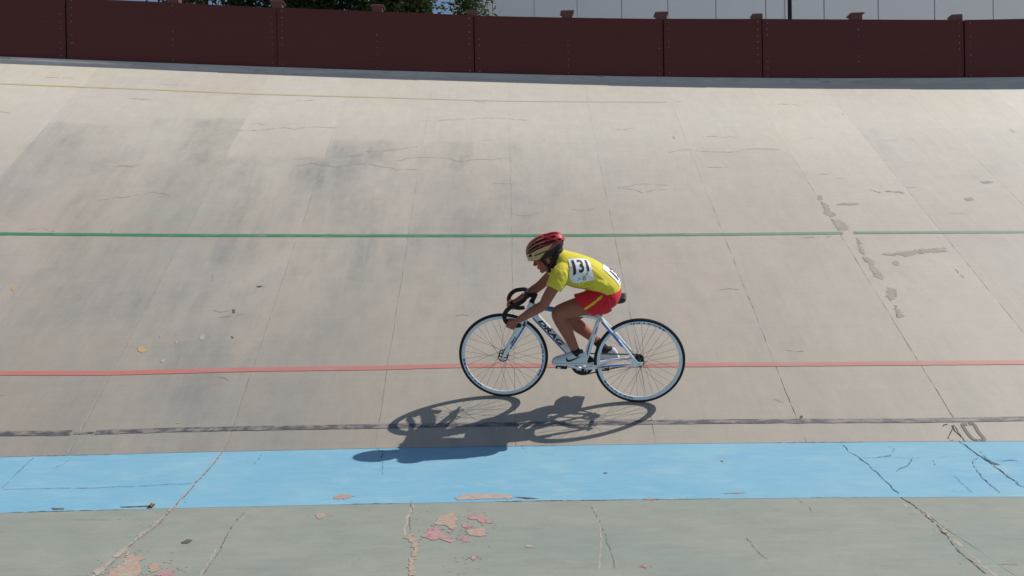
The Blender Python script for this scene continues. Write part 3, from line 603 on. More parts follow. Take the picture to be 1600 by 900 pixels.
def hall(name, k0, k1, n0, label, gapface):
    root = empty(name, Matrix((ex, ey, Vector((0, 0, 1)))).transposed().to_4x4()); root.matrix_world = Matrix.Translation(h0+ex*PW*k0) @ root.matrix_world
    tag(root, label, 'building')
    L = (k1-k0)*PW; HH = 12.0
    MB().box((L/2, 9.13, HH/2), (L-.02, 18, HH)).build('core', M_dark, root)
    MB().box((L/2, 9.1, HH+.1), (L+.3, 18.6, .25)).build('roof', M_roof, root)
    j0 = math.ceil(k0-n0+1e-6); js = [k0]+[n0+j for j in range(j0, 60) if k0+.02 < n0+j < k1-.02]+[k1]
    for a, b in zip(js[:-1], js[1:]):
        x0, x1 = (a-k0)*PW+.007, (b-k0)*PW-.007; yo = rnd.uniform(0, .006)
        mb = MB(); y1 = .12
        Q = [[Vector((x0, y1, z)), Vector((x0, .012+yo, z)), Vector((x0+.008, yo, z)), Vector((x1-.008, yo, z)), Vector((x1, .012+yo, z)), Vector((x1, y1, z))] for z in (.05, 4, 8, HH-.03)]
        mb.rings(Q); mb.build('panel', M_hall.m, root)
    return root
ha = hall('hall', -1.0, 6.38, 0, 'pale grey panelled hall behind the fence, left of the dark gap', 1)
hb2 = hall('hall', 6.50, 14.0, .1229, 'pale grey panelled hall behind the fence, right of the dark gap', 0)
MB().box(((6.38+1.0)*PW+.030, .02, 6), (.058, .1, 11.9)).build('corner_trim', M_trim, ha)
MB().box((-.040, .05, 6), (.058, .08, 11.9)).build('drainpipe', M_dark, hb2)

# ------------------------------------------------------------------ trees behind the fence
def leafmat(name, A, B):
    m = Mat(name, rough=.6, spec=.25)
    r = m.noise(m.coords('Object', (1, 1, 1)), 1.6, 3, .6, 0, .35, .65); r2 = m.noise(m.coords('Object', (1, 1, 1), (3, 1, 2)), 14, 2, .6)
    m.base(m.mix(m.math('ADD', m.math('MULTIPLY', r, .6), m.math('MULTIPLY', r2, .4)), A, B))
    tr = m.n('ShaderNodeBsdfTranslucent'); tr.inputs['Color'].default_value = (*[q*1.1 for q in B], 1)
    mx = m.n('ShaderNodeMixShader'); mx.inputs[0].default_value = .22
    m.l(m.b.outputs[0], mx.inputs[1]); m.l(tr.outputs[0], mx.inputs[2]); m.l(mx.outputs[0], m.t.nodes['Material Output'].inputs['Surface'])
    return m.m
M_leafA = leafmat('dark_needles', (.014, .028, .012), (.042, .066, .020))
M_leafB = leafmat('olive_needles', (.022, .040, .014), (.068, .092, .028))
M_bark = Mat('bark', rough=.9, color=(.10, .075, .055)).m
def tree(name, label, X, Y, h, rad, base, lm, seed, nclump=230, per=70, conif=False):
    r = random.Random(seed)
    root = empty(name, Matrix.Translation((X, Y, 0))); tag(root, label, 'tree', 'trees behind the fence')
    mb = MB(); pts = [(0, 0, -.1), (.05, .02, h*.3), (-.04, .05, h*.6), (.02, 0, h*.97)]
    mb.tube(spline(pts, 4), [.16*(1-.9*i/12) for i in range(13)], 9, hint=(1, 0, 0))
    lv, lf_ = [], []
    def clump(c, d, size):
        for _ in range(per):
            o = Vector((r.gauss(0, 1), r.gauss(0, 1), r.gauss(0, .75)))*size*.5
            p = c+o; a = (d*.7+Vector((r.gauss(0, .6), r.gauss(0, .6), r.gauss(0, .5)))).normalized()
            b = a.cross(Vector((r.gauss(0, 1), r.gauss(0, 1), r.gauss(0, 1)))).normalized()
            L = r.uniform(.07, .16); w = r.uniform(.012, .028)*(1 if conif else 1.4)
            n = len(lv); lv.extend([p-b*w*.4, p+a*L*.55-b*w, p+a*L, p+a*L*.55+b*w]); lf_.append((n, n+1, n+2, n+3))
    for i in range(nclump):
        t = r.random()**.8; z = base+(h-base)*t
        prof = (1-t)**.75 if conif else math.sin(math.pi*(.12+.86*t))**.6
        ang = r.uniform(0, 2*math.pi); q = rad*prof*(.35+.65*math.sqrt(r.random()))*(.8+.4*noise.noise(Vector((ang*1.3, z*.9, seed))))
        d = Vector((math.cos(ang), math.sin(ang), r.uniform(-.1, .45))).normalized()
        c = Vector((math.cos(ang)*q, math.sin(ang)*q, z)); clump(c, d, r.uniform(.20, .42))
        if i % 3 == 0: mb.tube([(0, 0, z-.25*q), c*.5+Vector((0, 0, z*.5-.05)), c], [.035, .022, .008], 5, hint=(.3, .2, 1))
    mb.build('trunk', M_bark, root)
    link('crown', mesh('crown', lv, lf_), lm, root)
    return root
TR = [(-6.3, 17.2, 9.6, 1.15, M_leafA, 'dark conifer behind the fence, the leftmost of the trees'),
      (-5.15, 17.6, 10.4, 1.05, M_leafB, 'olive green tree behind the fence, just left of the tall capped post'),
      (-4.22, 17.0, 9.4, .78, M_leafA, 'dark tree behind the fence, left of the patch of blue sky'),
      (-2.98, 17.4, 10.6, .82, M_leafA, 'dark dense tree behind the fence, right of the patch of blue sky'),
      (-2.30, 17.0, 9.8, .75, M_leafA, 'dark dense tree whose branches touch the left corner of the hall'),
      (-1.98, 15.8, 9.2, .62, M_leafB, 'olive green tree in front of the left end of the hall')]
for i, (x, y, h, r_, lm, lab) in enumerate(TR): tree('conifer_tree', lab, x, y, h, r_, 3.6, lm, 40+i)
tree('conifer_tree', 'slim conifer rising behind a fence post in front of the pale hall', -.66, 14.6, 7.7, .36, 3.0, M_leafB, 77, 90, 50, True)

# ------------------------------------------------------------------ bicycle: local x forward, y to the rider's left, z up in the leaning plane
bO, bX, bY, bZ = Vector((0.933921, 6.098721, -0.899900)), Vector((-0.995985, 0.075065, 0.048786)), Vector((-0.086289, -0.950118, -0.299715)), Vector((0.023854, -0.302721, 0.952781))
BIKE = Matrix(((bX.x, bY.x, bZ.x, bO.x), (bX.y, bY.y, bZ.y, bO.y), (bX.z, bY.z, bZ.z, bO.z+ZO), (0, 0, 0, 1)))
def paintm(name, col, rough=.3, spec=.5, metal=0, coat=.4):
    m = Mat(name, rough, spec, metal, col); m.b.inputs['Coat Weight'].default_value = coat
    n = m.noise(m.coords('Object', (30, 30, 30)), 1, 4, .6)
    m.l(m.ramp(n, .3, .7, rough*.8, rough*1.4), m.b.inputs['Roughness']); return m.m
M_white = paintm('white_frame_paint', (.74, .77, .80))
M_bluep = paintm('blue_frame_paint', (.025, .16, .52))
M_blackp = paintm('black_lettering', (.012, .012, .014), .4, .4, 0, 0)
M_rubber = Mat('tyre_rubber', rough=.75, spec=.3, color=(.016, .016, .017)).m
M_blackm = paintm('black_anodised', (.012, .012, .013), .5, .3, 0, 0)
M_tape = Mat('bar_tape', rough=.7, spec=.3, color=(.014, .013, .013)).m
M_steel = Mat('steel', rough=.3, metal=.9, color=(.55, .56, .58)).m
M_spoke = Mat('spoke_steel', rough=.4, metal=.5, color=(.10, .095, .09)).m
M_alu = Mat('polished_alloy', rough=.28, metal=.7, color=(.70, .72, .74)).m
M_rim = paintm('white_rim', (.66, .70, .74), .3)
M_rimtxt = paintm('rim_blue', (.02, .06, .32), .35, .4, 0, 0)
M_saddle = Mat('saddle_vinyl', rough=.45, spec=.4, color=(.018, .017, .017)).m
M_chain = Mat('chain_steel', rough=.5, metal=.6, color=(.06, .055, .05)).m
bike = empty('bicycle', BIKE)
tag(bike, 'white track bicycle with blue and black markings being ridden along the banking', 'bicycle')
BB = Vector((.413, 0, .272)); WB = 1.00621; WR = .334
def wheel(cx, front):
    w = empty('wheel', None, bike); w.location = (cx, 0, WR)
    prof = [(.3212+.0128*math.cos(a), .0132*math.sin(a)) for a in (2*math.pi*i/12 for i in range(12))]
    o = MB().lathe(prof, n=96, closed=True).build('tyre', M_rubber, w, True)
    rp = [(.3125, -.0095), (.3125, .0095), (.310, .0098), (.302, .0094), (.294, .0080), (.2895, .005), (.2885, 0), (.2895, -.005), (.294, -.0080), (.302, -.0094), (.310, -.0098)]
    o = MB().lathe(rp, n=96, closed=True).build('rim', M_rim, w); smooth_by_angle(o, 30)
    # hub with two flanges
    fr_ = .031 if front else .030; hw = .030 if front else .032
    hp = [(.0001, -.052), (.006, -.052), (.006, -.040), (.011, -.040), (.013, -hw-.004), (.014, -hw), (.013, -hw+.004), (.011, 0), (.013, hw-.004), (.014, hw), (.013, hw+.004), (.011, .040), (.006, .040), (.006, .052), (.0001, .052)]
    h = MB().lathe(hp, n=32).build('hub', M_blackm, w); smooth_by_angle(h, 30)
    for sy in (1, -1):                       # big pierced flanges
        fl = MB(); y = sy*hw; rr_ = .037 if front else .034
        fl.lathe([(rr_, y-.0014), (rr_, y+.0014), (rr_-.007, y+.0014), (rr_-.007, y-.0014)], n=36, closed=True)
        for k in range(6):
            a = 2*math.pi*(k+.2)/6
            fl.tube([(.012*math.cos(a), y, .012*math.sin(a)), ((rr_-.005)*math.cos(a), y, (rr_-.005)*math.sin(a))], .0036, 6, hint=(0, 1, 0), flat=.4)
        fl.build('flange', M_blackm, w)
    N = 32; sm = None; off = .07 if front else .19
    for k in range(N):
        side = 1 if k % 2 else -1; grp = (k//2) % 2
        a = 2*math.pi*k/N+off; d = (1.05 if grp else -1.05)
        p0 = Vector((fr_*1.08*math.cos(a+d), side*(hw), fr_*1.08*math.sin(a+d))); p1 = Vector((.2890*math.cos(a), side*.002, .2890*math.sin(a)))
        L = (p1-p0).length
        if sm is None:
            t = MB().tube([(0, 0, 0), (0, 0, 1)], .00105, 5, hint=(1, 0, 0)).build('spoke', M_spoke, w); sm = t.data; s_ = t
        else:
            s_ = bpy.data.objects.new('spoke', sm); COL.objects.link(s_); s_.parent = w
        q = (p1-p0).to_track_quat('Z', 'Y'); s_.rotation_mode = 'QUATERNION'; s_.rotation_quaternion = q; s_.location = p0; s_.scale = (1, 1, L)
    # lettering on the left face of the rim
    tv, tf = text_mesh('MASTER', .03, .0006, 0, 1)
    hw_ = tv[:, 0].max(); s1 = .0130/(tv[:, 1].max()*2)
    for ang in ((183, 327) if front else (300, 98)):
        span = .17; v = []
        for x, y, z in tv:
            a = math.radians(ang)-x/hw_*span/.30*.5*1.6; r = .2985-y*s1
            v.append((r*math.cos(a), .0101 if r > .302 else .0101-(.302-r)*.16, r*math.sin(a)))
        me = mesh('rim_lettering', v, tf); link('rim_lettering', me, M_rimtxt, w)
    return w
wheel(0, False); wheel(WB, True)

def ell_tube(pts, a, b, n=14):
    "tube with in-plane half height a and lateral half width b (lists)"
    return MB().tube(pts, a, n, flat=[y/x for x, y in zip(a, b)])
def along(p, q, t): return tuple(p[i]+(q[i]-p[i])*t for i in range(3))
hd = Vector((-.364, 0, .931)).normalized()             # steering axis, upwards
HT = Vector((.802, 0, .762)); HB = Vector((.845, 0, .652))
o = MB().tube([HB-hd*.004, HB+hd*.012, HB+(HT-HB)*.4, HT-hd*.012, HT], [.023, .0235, .019, .0195, .020], 18).build('head_tube', M_white, bike, True)
MB().tube([HB+(HT-HB)*.15+Vector((0, .0185, 0)), HB+(HT-HB)*.75+Vector((0, .0185, 0))], [.004, .003], 6, hint=(1, 0, 0)).build('blue_stripe', M_bluep, o)
dt0 = Vector((.815, 0, .700)); dt1 = BB+Vector((.012, 0, .012))
pts = [dt0, along(dt0, dt1, .12), along(dt0, dt1, .5), along(dt0, dt1, .85), dt1]
dt = ell_tube(pts, [.027, .028, .029, .028, .026], [.020, .018, .017, .019, .022], 18).build('down_tube', M_white, bike, True)
dd = (dt1-dt0).normalized(); dn_ = Vector((dd.z, 0, -dd.x));
if dn_.z > 0: dn_ = -dn_
# blue lower flank, a shell just proud of the tube
v, f = [], []
for i in range(25):
    t = .10+.84*i/24; p = along(dt0, dt1, t); a, b = .0292, .0182
    for j in range(9):
        w = math.radians(10+160*j/8)               # underside
        lo = math.radians(32)
        v.append(Vector(p)+dn_*(a*math.sin(w)+.0012)+Vector((0, (b+.0012)*math.cos(w), 0)))
f = [(i*9+j, i*9+j+1, (i+1)*9+j+1, (i+1)*9+j) for i in range(24) for j in range(8)]
sel = [(a, b, c, d) for (a, b, c, d) in f if (a % 9) in (1, 2, 5, 6)]
link('blue_stripe', mesh('blue_stripe', v, sel), M_bluep, dt, True)
def tube_text(body, p0, d, upv, height, length, parent, ybase, flatb, a, name='lettering', mat=None, bold=.03, shear=.25, invert=1):
    "lettering wrapped on the left flank of an oval tube"
    tv, tf = text_mesh(body, 1.0, bold, shear, 2)
    wx, hy = tv[:, 0].max()*2, tv[:, 1].max()*2; out = []
    for x, y, z in tv:
        xx = x/wx*length; yy = y/hy*height
        s = max(0.0, 1-(yy/a)**2)
        out.append(Vector(p0)+d*xx+upv*yy+Vector((0, flatb*math.sqrt(s)+ybase, 0)))
    return link(name, mesh(name, out, tf), mat or M_blackp, parent)
upn = -dn_
tube_text('DRAG', Vector(along(dt0, dt1, .40))+upn*.004, dd, upn, .034, .262, dt, .0016, .0178, .030, bold=.045)
MB().tube([Vector(along(dt0, dt1, .78))+Vector((0, .0165, 0))+upn*.004, Vector(along(dt0, dt1, .86))+Vector((0, .0165, 0))+upn*.004], .005, 6, hint=(1, 0, 0)).build('black_mark', M_blackp, dt)
tt0 = Vector((.803, 0, .736)); tt1 = Vector((.302, 0, .655))
tt = ell_tube([tt0, along(tt0, tt1, .2), along(tt0, tt1, .6), tt1], [.019, .018, .0155, .0145], [.019, .018, .016, .014], 16).build('top_tube', M_white, bike, True)
ell_tube([along(tt0, tt1, .06), along(tt0, tt1, .15), along(tt0, tt1, .36), along(tt0, tt1, .40)], [.0200, .0200, .0192, .016], [.0205, .0200, .0192, .016], 16).build('blue_sleeve', M_bluep, tt, True)
td = (tt1-tt0).normalized(); tup = Vector((-td.z, 0, td.x));
if tup.z < 0: tup = -tup
tube_text('DRAG', along(tt0, tt1, .66), td, tup, .010, .075, tt, .0012, .0158, .03)
st0 = Vector((.303, 0, .672)); 
stt = ell_tube([st0, along(st0, BB, .2), along(st0, BB, .6), BB], [.0175, .0175, .021, .019], [.016, .016, .016, .018], 16).build('seat_tube', M_white, bike, True)
sdv = (BB-st0).normalized()
MB().tube([Vector(along(st0, BB, .42))+Vector((.010, .0150, 0)), Vector(along(st0, BB, .62))+Vector((.006, .0162, 0)), Vector(along(st0, BB, .82))+Vector((-.004, .0162, 0))], [.002, .0062, .003], 6, hint=(1, 0, 0), flat=None).build('blue_stripe', M_bluep, stt)
MB().tube([Vector(along(st0, BB, .20))+Vector((-.004, .0145, 0)), Vector(along(st0, BB, .34))+Vector((-.004, .0148, 0))], .0035, 6, hint=(1, 0, 0)).build('black_mark', M_blackp, stt)
MB().tube([BB+Vector((0, -.036, 0)), BB+Vector((0, .036, 0))], .023, 18, hint=(1, 0, 0)).build('bottom_bracket', M_white, bike, True)
for sy in (1, -1):
    drop = Vector((.012, sy*.060, WR+.004))
    s = MB().tube(spline([(.300, sy*.016, .655), (.25, sy*.030, .600), (.12, sy*.050, .455), (.030, sy*.058, .352)], 5), [.0115, .0135, .0140, .0140, .0138, .0134, .013, .0125, .012, .0115, .011, .0105, .010, .0095, .0095, .009], 10, flat=.8).build('seat_stay', M_white, bike, True)
    pts = spline([(.285, sy*.0235, .640), (.22, sy*.0425, .570), (.13, sy*.0560, .468)], 5)
    MB().tube([Vector(p)+Vector((.0045, sy*.002, -.001)) for p in pts], .0085, 6).build('blue_stripe', M_bluep, s, True)
    cs = MB().tube(spline([(.405, sy*.026, .268), (.33, sy*.036, .283), (.18, sy*.052, .313), (.045, sy*.060, .330)], 5), [.0150]*6+[.0145, .0135, .0125, .012, .0115, .011, .0105, .010, .0095, .009], 10, flat=.75).build('chain_stay', M_white, bike, True)
    cp = Vector((.17, sy*.0530, .3155))
    MB().tube([(.27, sy*.0455+sy*.006, .2965), (.16, sy*.0555+sy*.006, .3185), (.08, sy*.0600+sy*.004, .3275)], [.005, .006, .003], 6).build('blue_stripe', M_bluep, cs)
    if sy > 0: tube_text('DRAG', (.262, .0430, .2980), Vector((-.98, .05, .19)).normalized(), Vector((.19, 0, .98)), .012, .10, cs, .003, .012, .02)
    mb = MB(); mb.rings([[Vector((x, y, z)) for x, z in ((.062, .318), (.062, .352), (.035, .372), (.012, .348), (-.020, .346), (-.022, .326), (.010, .318))] for y in (sy*.056, sy*.063)])
    mb.build('dropout', M_white, bike)
    MB().tube([(.0, sy*.063, WR), (.0, sy*.075, WR)], .0095, 6, hint=(1, 0, 0)).build('axle_nut', M_steel, bike)
# fork
ax = -hd
crown = HB+ax*.010
fork = MB().tube([HB+ax*.002, crown+ax*.012], [.023, .027], 16).build('fork', M_white, bike, True)
for sy in (1, -1):
    P = [crown+ax*.004+Vector((0, sy*.014, 0)), crown+ax*.035+Vector((0, sy*.034, 0)), (.915, sy*.041, .505), (.975, sy*.048, .395), (WB, sy*.053, WR+.004)]
    q = spline(P, 5); n = len(q)
    a = [float(np.interp(i/(n-1), [0, .25, .6, 1], [.022, .0245, .019, .009])) for i in range(n)]
    b = MB().tube(q, a, 12, flat=.55).build('fork_blade', M_white, fork, True)
    off = Vector((-.0105, sy*.0035, -.006))
    k0, k1 = int(n*.24), int(n*.72)
    MB().tube([Vector(p)+Vector((-.95*a[k0+i]*.80, sy*.004, -.30*a[k0+i]*.8)) for i, p in enumerate(q[k0:k1])], [x*.42 for x in a[k0:k1]], 8, flat=.9).build('blue_stripe', M_bluep, fork, True)
    MB().tube([(WB, sy*.052, WR), (WB, sy*.066, WR)], .0095, 6, hint=(1, 0, 0)).build('axle_nut', M_steel, fork)
fd = (Vector((.975, 0, .395))-Vector((.915, 0, .505))).normalized()
tube_text('DRAG', (.930, .0470, .478), -fd, Vector((-fd.z, 0, fd.x)), .016, .070, fork, .0015, .0085, .03)
MB().tube([crown+ax*.02+Vector((-.008, .034, 0)), crown+ax*.055+Vector((-.008, .044, 0))], .010, 8, hint=(1, 0, 0)).build('black_mark', M_blackp, fork)
# cockpit
MB().tube([HT, HT+hd*.006, HT+hd*.008, HT+hd*.034], [.0215, .022, .0185, .0165], 16).build('headset', M_blackm, bike, True)
CL = Vector((.838, 0, .822))
sm_ = MB(); sm_.tube([HT+hd*.030, HT+hd*.072], .0195, 14); sm_.tube([HT+hd*.052, CL], [.016, .016], 12); sm_.tube([CL+Vector((0, -.023, 0)), CL+Vector((0, .023, 0))], .0215, 14, hint=(1, 0, 0)); sm_.tube([HT+hd*.072, HT+hd*.076], .013, 10)
stem = link('stem', remesh(sm_, 'stem', .003, 2), M_blackm, bike)
for x in (.012, -.012):
    MB().tube([CL+Vector((.020, x, .006)), CL+Vector((.0265, x, .008))], .0042, 6, hint=(0, 1, 0)).build('bolt', M_steel, stem)
HALF = [(.838, 0, .822), (.838, .045, .822), (.843, .090, .820), (.862, .140, .812), (.897, .174, .799), (.937, .188, .784), (.970, .191, .755), (.985, .192, .718), (.976, .192, .680), (.948, .192, .655), (.915, .192, .646), (.872, .192, .650)]
HS = spline(HALF, 6)
hb_ = MB()
full = [Vector((p[0], -p[1], p[2])) for p in HS[::-1]]+[Vector(p) for p in HS[1:]]
k = len(HS)-1
rads = [(.0132 if abs(i-k) < 14 else .0158) for i in range(len(full))]
bar = hb_.tube(full, rads, 12, hint=(0, .2, 1)).build('handlebar', M_tape, bike, True)
for sy in (1, -1): MB().tube([(.872, sy*.192, .650), (.864, sy*.192, .651)], [.0165, .014], 10).build('bar_plug', M_blackm, bar, True)
# saddle
SP = [(.124, .835, .060, .012), (.133, .842, .068, .030), (.180, .836, .072, .032), (.235, .824, .060, .028), (.290, .815, .038, .023), (.350, .793, .024, .022), (.400, .776, .019, .018), (.412, .770, .012, .008)]
R = []
for x, z, w, h in SP:
    R.append([Vector((x+.35*dz*.0, w*c_, z+dz)) for c_, dz in ((-1, -h*.45), (-.92, -h*.05), (-.6, 0), (0, .001), (.6, 0), (.92, -h*.05), (1, -h*.45), (.93, -h*1.4), (.5, -h*1.7), (0, -h*1.8), (-.5, -h*1.7), (-.93, -h*1.4))])
sad = MB().rings(R).build('saddle', M_saddle, bike, True)
q = sad.modifiers.new('s', 'SUBSURF'); q.levels = q.render_levels = 1
for sy in (1, -1): MB().tube(spline([(.170, sy*.022, .826), (.205, sy*.022, .792), (.30, sy*.022, .762), (.37, sy*.014, .758)], 4), .0035, 6).build('rail', M_steel, sad)
MB().tube([st0+Vector((.004, 0, -.02)), st0-sdv*.02, (.276, 0, .742)], .0136, 14).build('seat_post', M_blackm, bike, True)
MB().box((.277, 0, .755), (.045, .055, .026), Matrix.Rotation(.3, 3, 'Y')).build('seat_clamp', M_blackm, bike)
MB().tube([st0-sdv*.000, st0-sdv*.012], .0195, 14).build('seat_collar', M_white, bike, True)
# drive train
CA = math.radians(17); cdv = Vector((math.cos(CA), 0, math.sin(CA)))
rg = MB().lathe([(.026, -.0425), (.084, -.0425), (.087, -.044), (.084, -.0455), (.026, -.0455)], BB, 56).build('chainring', M_blackm, bike)
sp = MB()
for k in range(5):
    a = 2*math.pi*k/5+.4; d = Vector((math.cos(a), 0, math.sin(a)))
    sp.tube([BB+d*.062+Vector((0, -.0426, 0)), BB+d*.062+Vector((0, -.039, 0))], .006, 8, hint=(1, 0, 0))
sp.build('chainring_bolt', M_steel, rg)
for sy, sg in ((1, 1), (-1, -1)):
    e = BB+cdv*.165*sg; y0, y1 = (.058 if sy > 0 else -.056), (.064 if sy > 0 else -.064)
    arm = MB().tube([BB+Vector((0, y0, 0))-cdv*sg*.016, BB+Vector((0, y0, 0)), BB+cdv*sg*.06+Vector((0, y1, 0)), e+Vector((0, y1, 0)), e+Vector((0, y1, 0))+cdv*sg*.012], [.010, .0165, .0115, .011, .007], 12, flat=.65).build('crank_arm', M_alu, bike, True)
    MB().tube([BB+Vector((0, y0-sy*.02, 0)), BB+Vector((0, y0+sy*.013, 0))], .012, 12, hint=(1, 0, 0)).build('crank_bolt', M_blackm, arm, True)
    pc = e+Vector((0, sy*.110, 0))
    pm = MB(); pm.tube([e+Vector((0, y1, 0)), pc+Vector((0, sy*.048, 0))], .006, 8, hint=(1, 0, 0))
    for dx in (-.036, .036): pm.box(pc+Vector((dx, 0, 0)), (.012, .082, .020))
    for dy in (-.038, .038): pm.box(pc+Vector((0, dy, 0)), (.070, .010, .020))
    pm.box(pc, (.030, .066, .016))
    pd = pm.build('pedal', M_blackm, bike)
    MB().box(pc+Vector((.012, sy*.0435, -.002)), (.035, .002, .009)).build('reflector', M_alu, pd)
    # toe strap and cage
    MB().tube(spline([pc+Vector((-.030, sy*.046, .004)), pc+Vector((-.030, sy*.050, .035)), pc+Vector((-.030, sy*.020, .062)), pc+Vector((-.030, -sy*.030, .055)), pc+Vector((-.030, -sy*.044, .004))], 4), .0012, 4, flat=6, hint=(1, 0, 0))
cg = MB().lathe([(.012, -.0425), (.029, -.0425), (.032, -.044), (.029, -.0455), (.012, -.0455)], (0, 0, WR), 30).build('sprocket', M_blackm, bike)
loop = []
O1, O2 = BB.copy(), Vector((0, 0, WR))
dv = (O1-O2).normalized(); nv = Vector((-dv.z, 0, dv.x));
if nv.z < 0: nv = -nv
loop += [O2+nv*.032, O1+nv*.087]
for k in range(1, 12): a = math.pi*k/12; loop.append(O1+nv*.087*math.cos(a)+dv*.087*math.sin(a))
loop += [O1-nv*.087, O2-nv*.032]
for k in range(1, 8): a = math.pi*k/8; loop.append(O2-nv*.032*math.cos(a)-dv*.032*math.sin(a))
L2 = [Vector((p.x, -.044, p.z)) for p in loop]
R = []
for i, p in enumerate(L2):
    t = (L2[(i+1) % len(L2)]-L2[i-1]).normalized(); b = Vector((-t.z, 0, t.x))
    R.append([p+b*.0042+Vector((0, .003, 0)), p+b*.0042-Vector((0, .003, 0)), p-b*.0042-Vector((0, .003, 0)), p-b*.0042+Vector((0, .003, 0))])
MB().rings(R, False, True).build('chain', M_chain, bike)

# ------------------------------------------------------------------ rider
M_skin = Mat('skin', rough=.6, spec=.22)
sk = M_skin.noise(M_skin.coords('Object', (14, 14, 14)), 1, 4, .6); sk2 = M_skin.noise(M_skin.coords('Object', (90, 90, 90)), 1, 2, .6)
M_skin.base(M_skin.mix(sk, (.285, .098, .062), (.34, .125, .082))); M_skin.b.inputs['Subsurface Weight'].default_value = .12
M_skin.b.inputs['Subsurface Radius'].default_value = (.012, .005, .003); M_skin.bump(sk2, .15, .001)
def cloth(name, col, col2, rough=.75):
    m = Mat(name, rough, .25); a = m.noise(m.coords('Object', (9, 9, 9)), 1, 4, .6); w = m.noise(m.coords('Object', (260, 260, 260)), 1, 2, .6)
    m.base(m.mix(a, col, col2)); m.b.inputs['Sheen Weight'].default_value = .08; m.bump(w, .25, .0008); return m.m
M_shirt = cloth('yellow_jersey', (.62, .53, .045), (.70, .61, .06))
M_short = cloth('red_shorts', (.52, .012, .022), (.60, .018, .030))
M_stripe = cloth('yellow_stripe', (.66, .42, .03), (.70, .46, .04))
M_sock = cloth('black_sock', (.014, .014, .015), (.02, .02, .022))
M_shoe = cloth('grey_white_shoe', (.56, .58, .60), (.64, .66, .68), .6)
M_sole = Mat('shoe_sole', rough=.6, color=(.60, .62, .64)).m
M_ink = Mat('printed_black', rough=.5, spec=.3, color=(.02, .02, .028)).m
M_paper = Mat('bib_paper', rough=.45, spec=.4, color=(.80, .80, .82)).m
M_gn = Mat('printed_green', rough=.5, color=(.06, .30, .07)).m
M_bl = Mat('printed_blue', rough=.5, color=(.03, .12, .35)).m
M_hair = Mat('dark_hair', rough=.6, color=(.018, .013, .010)).m
M_hred = paintm('helmet_red', (.40, .018, .030), .42, .4, 0, .1)
M_hdred = paintm('helmet_dark_red', (.17, .014, .020), .3)
M_hcream = paintm('helmet_gold', (.46, .34, .155), .4, .4, 0, .1)
M_hblk = Mat('helmet_liner', rough=.7, color=(.012, .012, .012)).m
M_strap = Mat('webbing', rough=.85, color=(.013, .013, .014)).m
M_eye = Mat('eye_white', rough=.25, color=(.6, .58, .55)).m
M_lip = Mat('lips', rough=.45, color=(.30, .10, .085)).m
rider = empty('person', BIKE)
RI = Matrix.Identity(4)
tag(rider, 'child racing cyclist in yellow shirt, red shorts and red helmet, crouched over the bicycle', 'person')
def toR(o_or_me):
    me = o_or_me if isinstance(o_or_me, bpy.types.Mesh) else o_or_me.data
    me.transform(RI); me.update()
HC = Vector((.700, 0, 1.118)); HP = math.radians(24)
HF = Vector((math.cos(HP), 0, -math.sin(HP))); HU = Vector((math.sin(HP), 0, math.cos(HP)))
def hp(f_, y, u): return HC+HF*f_+HU*u+Vector((0, y, 0))
b = MB()
def limb(P, r, n=14, flat=None, k=5):
    q = spline(P, k); m = len(q); t = np.linspace(0, len(r)-1, m)
    b.tube([tuple(x) for x in q], [float(np.interp(x, range(len(r)), r)) for x in t], n, flat)
# trunk
limb([(.225, 0, .845), (.30, 0, .925), (.42, 0, .985), (.53, 0, 1.035), (.60, 0, 1.055)], [.085, .078, .080, .082, .06], 18, 1.45)
limb([(.60, -.155, 1.010), (.60, 0, 1.045), (.60, .155, 1.020)], [.042, .055, .042], 12)
limb([(.585, 0, 1.055), (.635, 0, 1.085), (.668, 0, 1.098)], [.052, .047, .046], 14)
# arms
ARML = [(.600, .150, 1.022), (.640, .180, .945), (.680, .203, .872), (.708, .213, .818), (.755, .212, .784), (.815, .207, .742), (.868, .203, .705), (.893, .202, .690)]
ARMR = [(.600, -.150, 1.012), (.650, -.175, .945), (.705, -.195, .878), (.750, -.204, .828), (.800, -.205, .788), (.860, -.203, .742), (.912, -.201, .706), (.938, -.200, .692)]
for A in (ARML, ARMR): limb(A, [.043, .043, .039, .036, .036, .031, .0245, .0225], 14)
# legs
LEGL = [(.262, .068, .848), (.37, .086, .803), (.49, .092, .762), (.570, .092, .735), (.600, .092, .712), (.588, .094, .668), (.556, .098, .612), (.515, .104, .530), (.478, .110, .452), (.462, .114, .405), (.450, .115, .372)]
LEGR = [(.262, -.068, .842), (.35, -.086, .768), (.445, -.090, .690), (.505, -.090, .648), (.520, -.090, .622), (.497, -.091, .585), (.452, -.094, .552), (.385, -.100, .497), (.316, -.108, .436), (.278, -.112, .398), (.255, -.114, .372)]
for A in (LEGL, LEGR): limb(A, [.064, .074, .068, .058, .055, .050, .0495, .040, .031, .030, .031], 16)
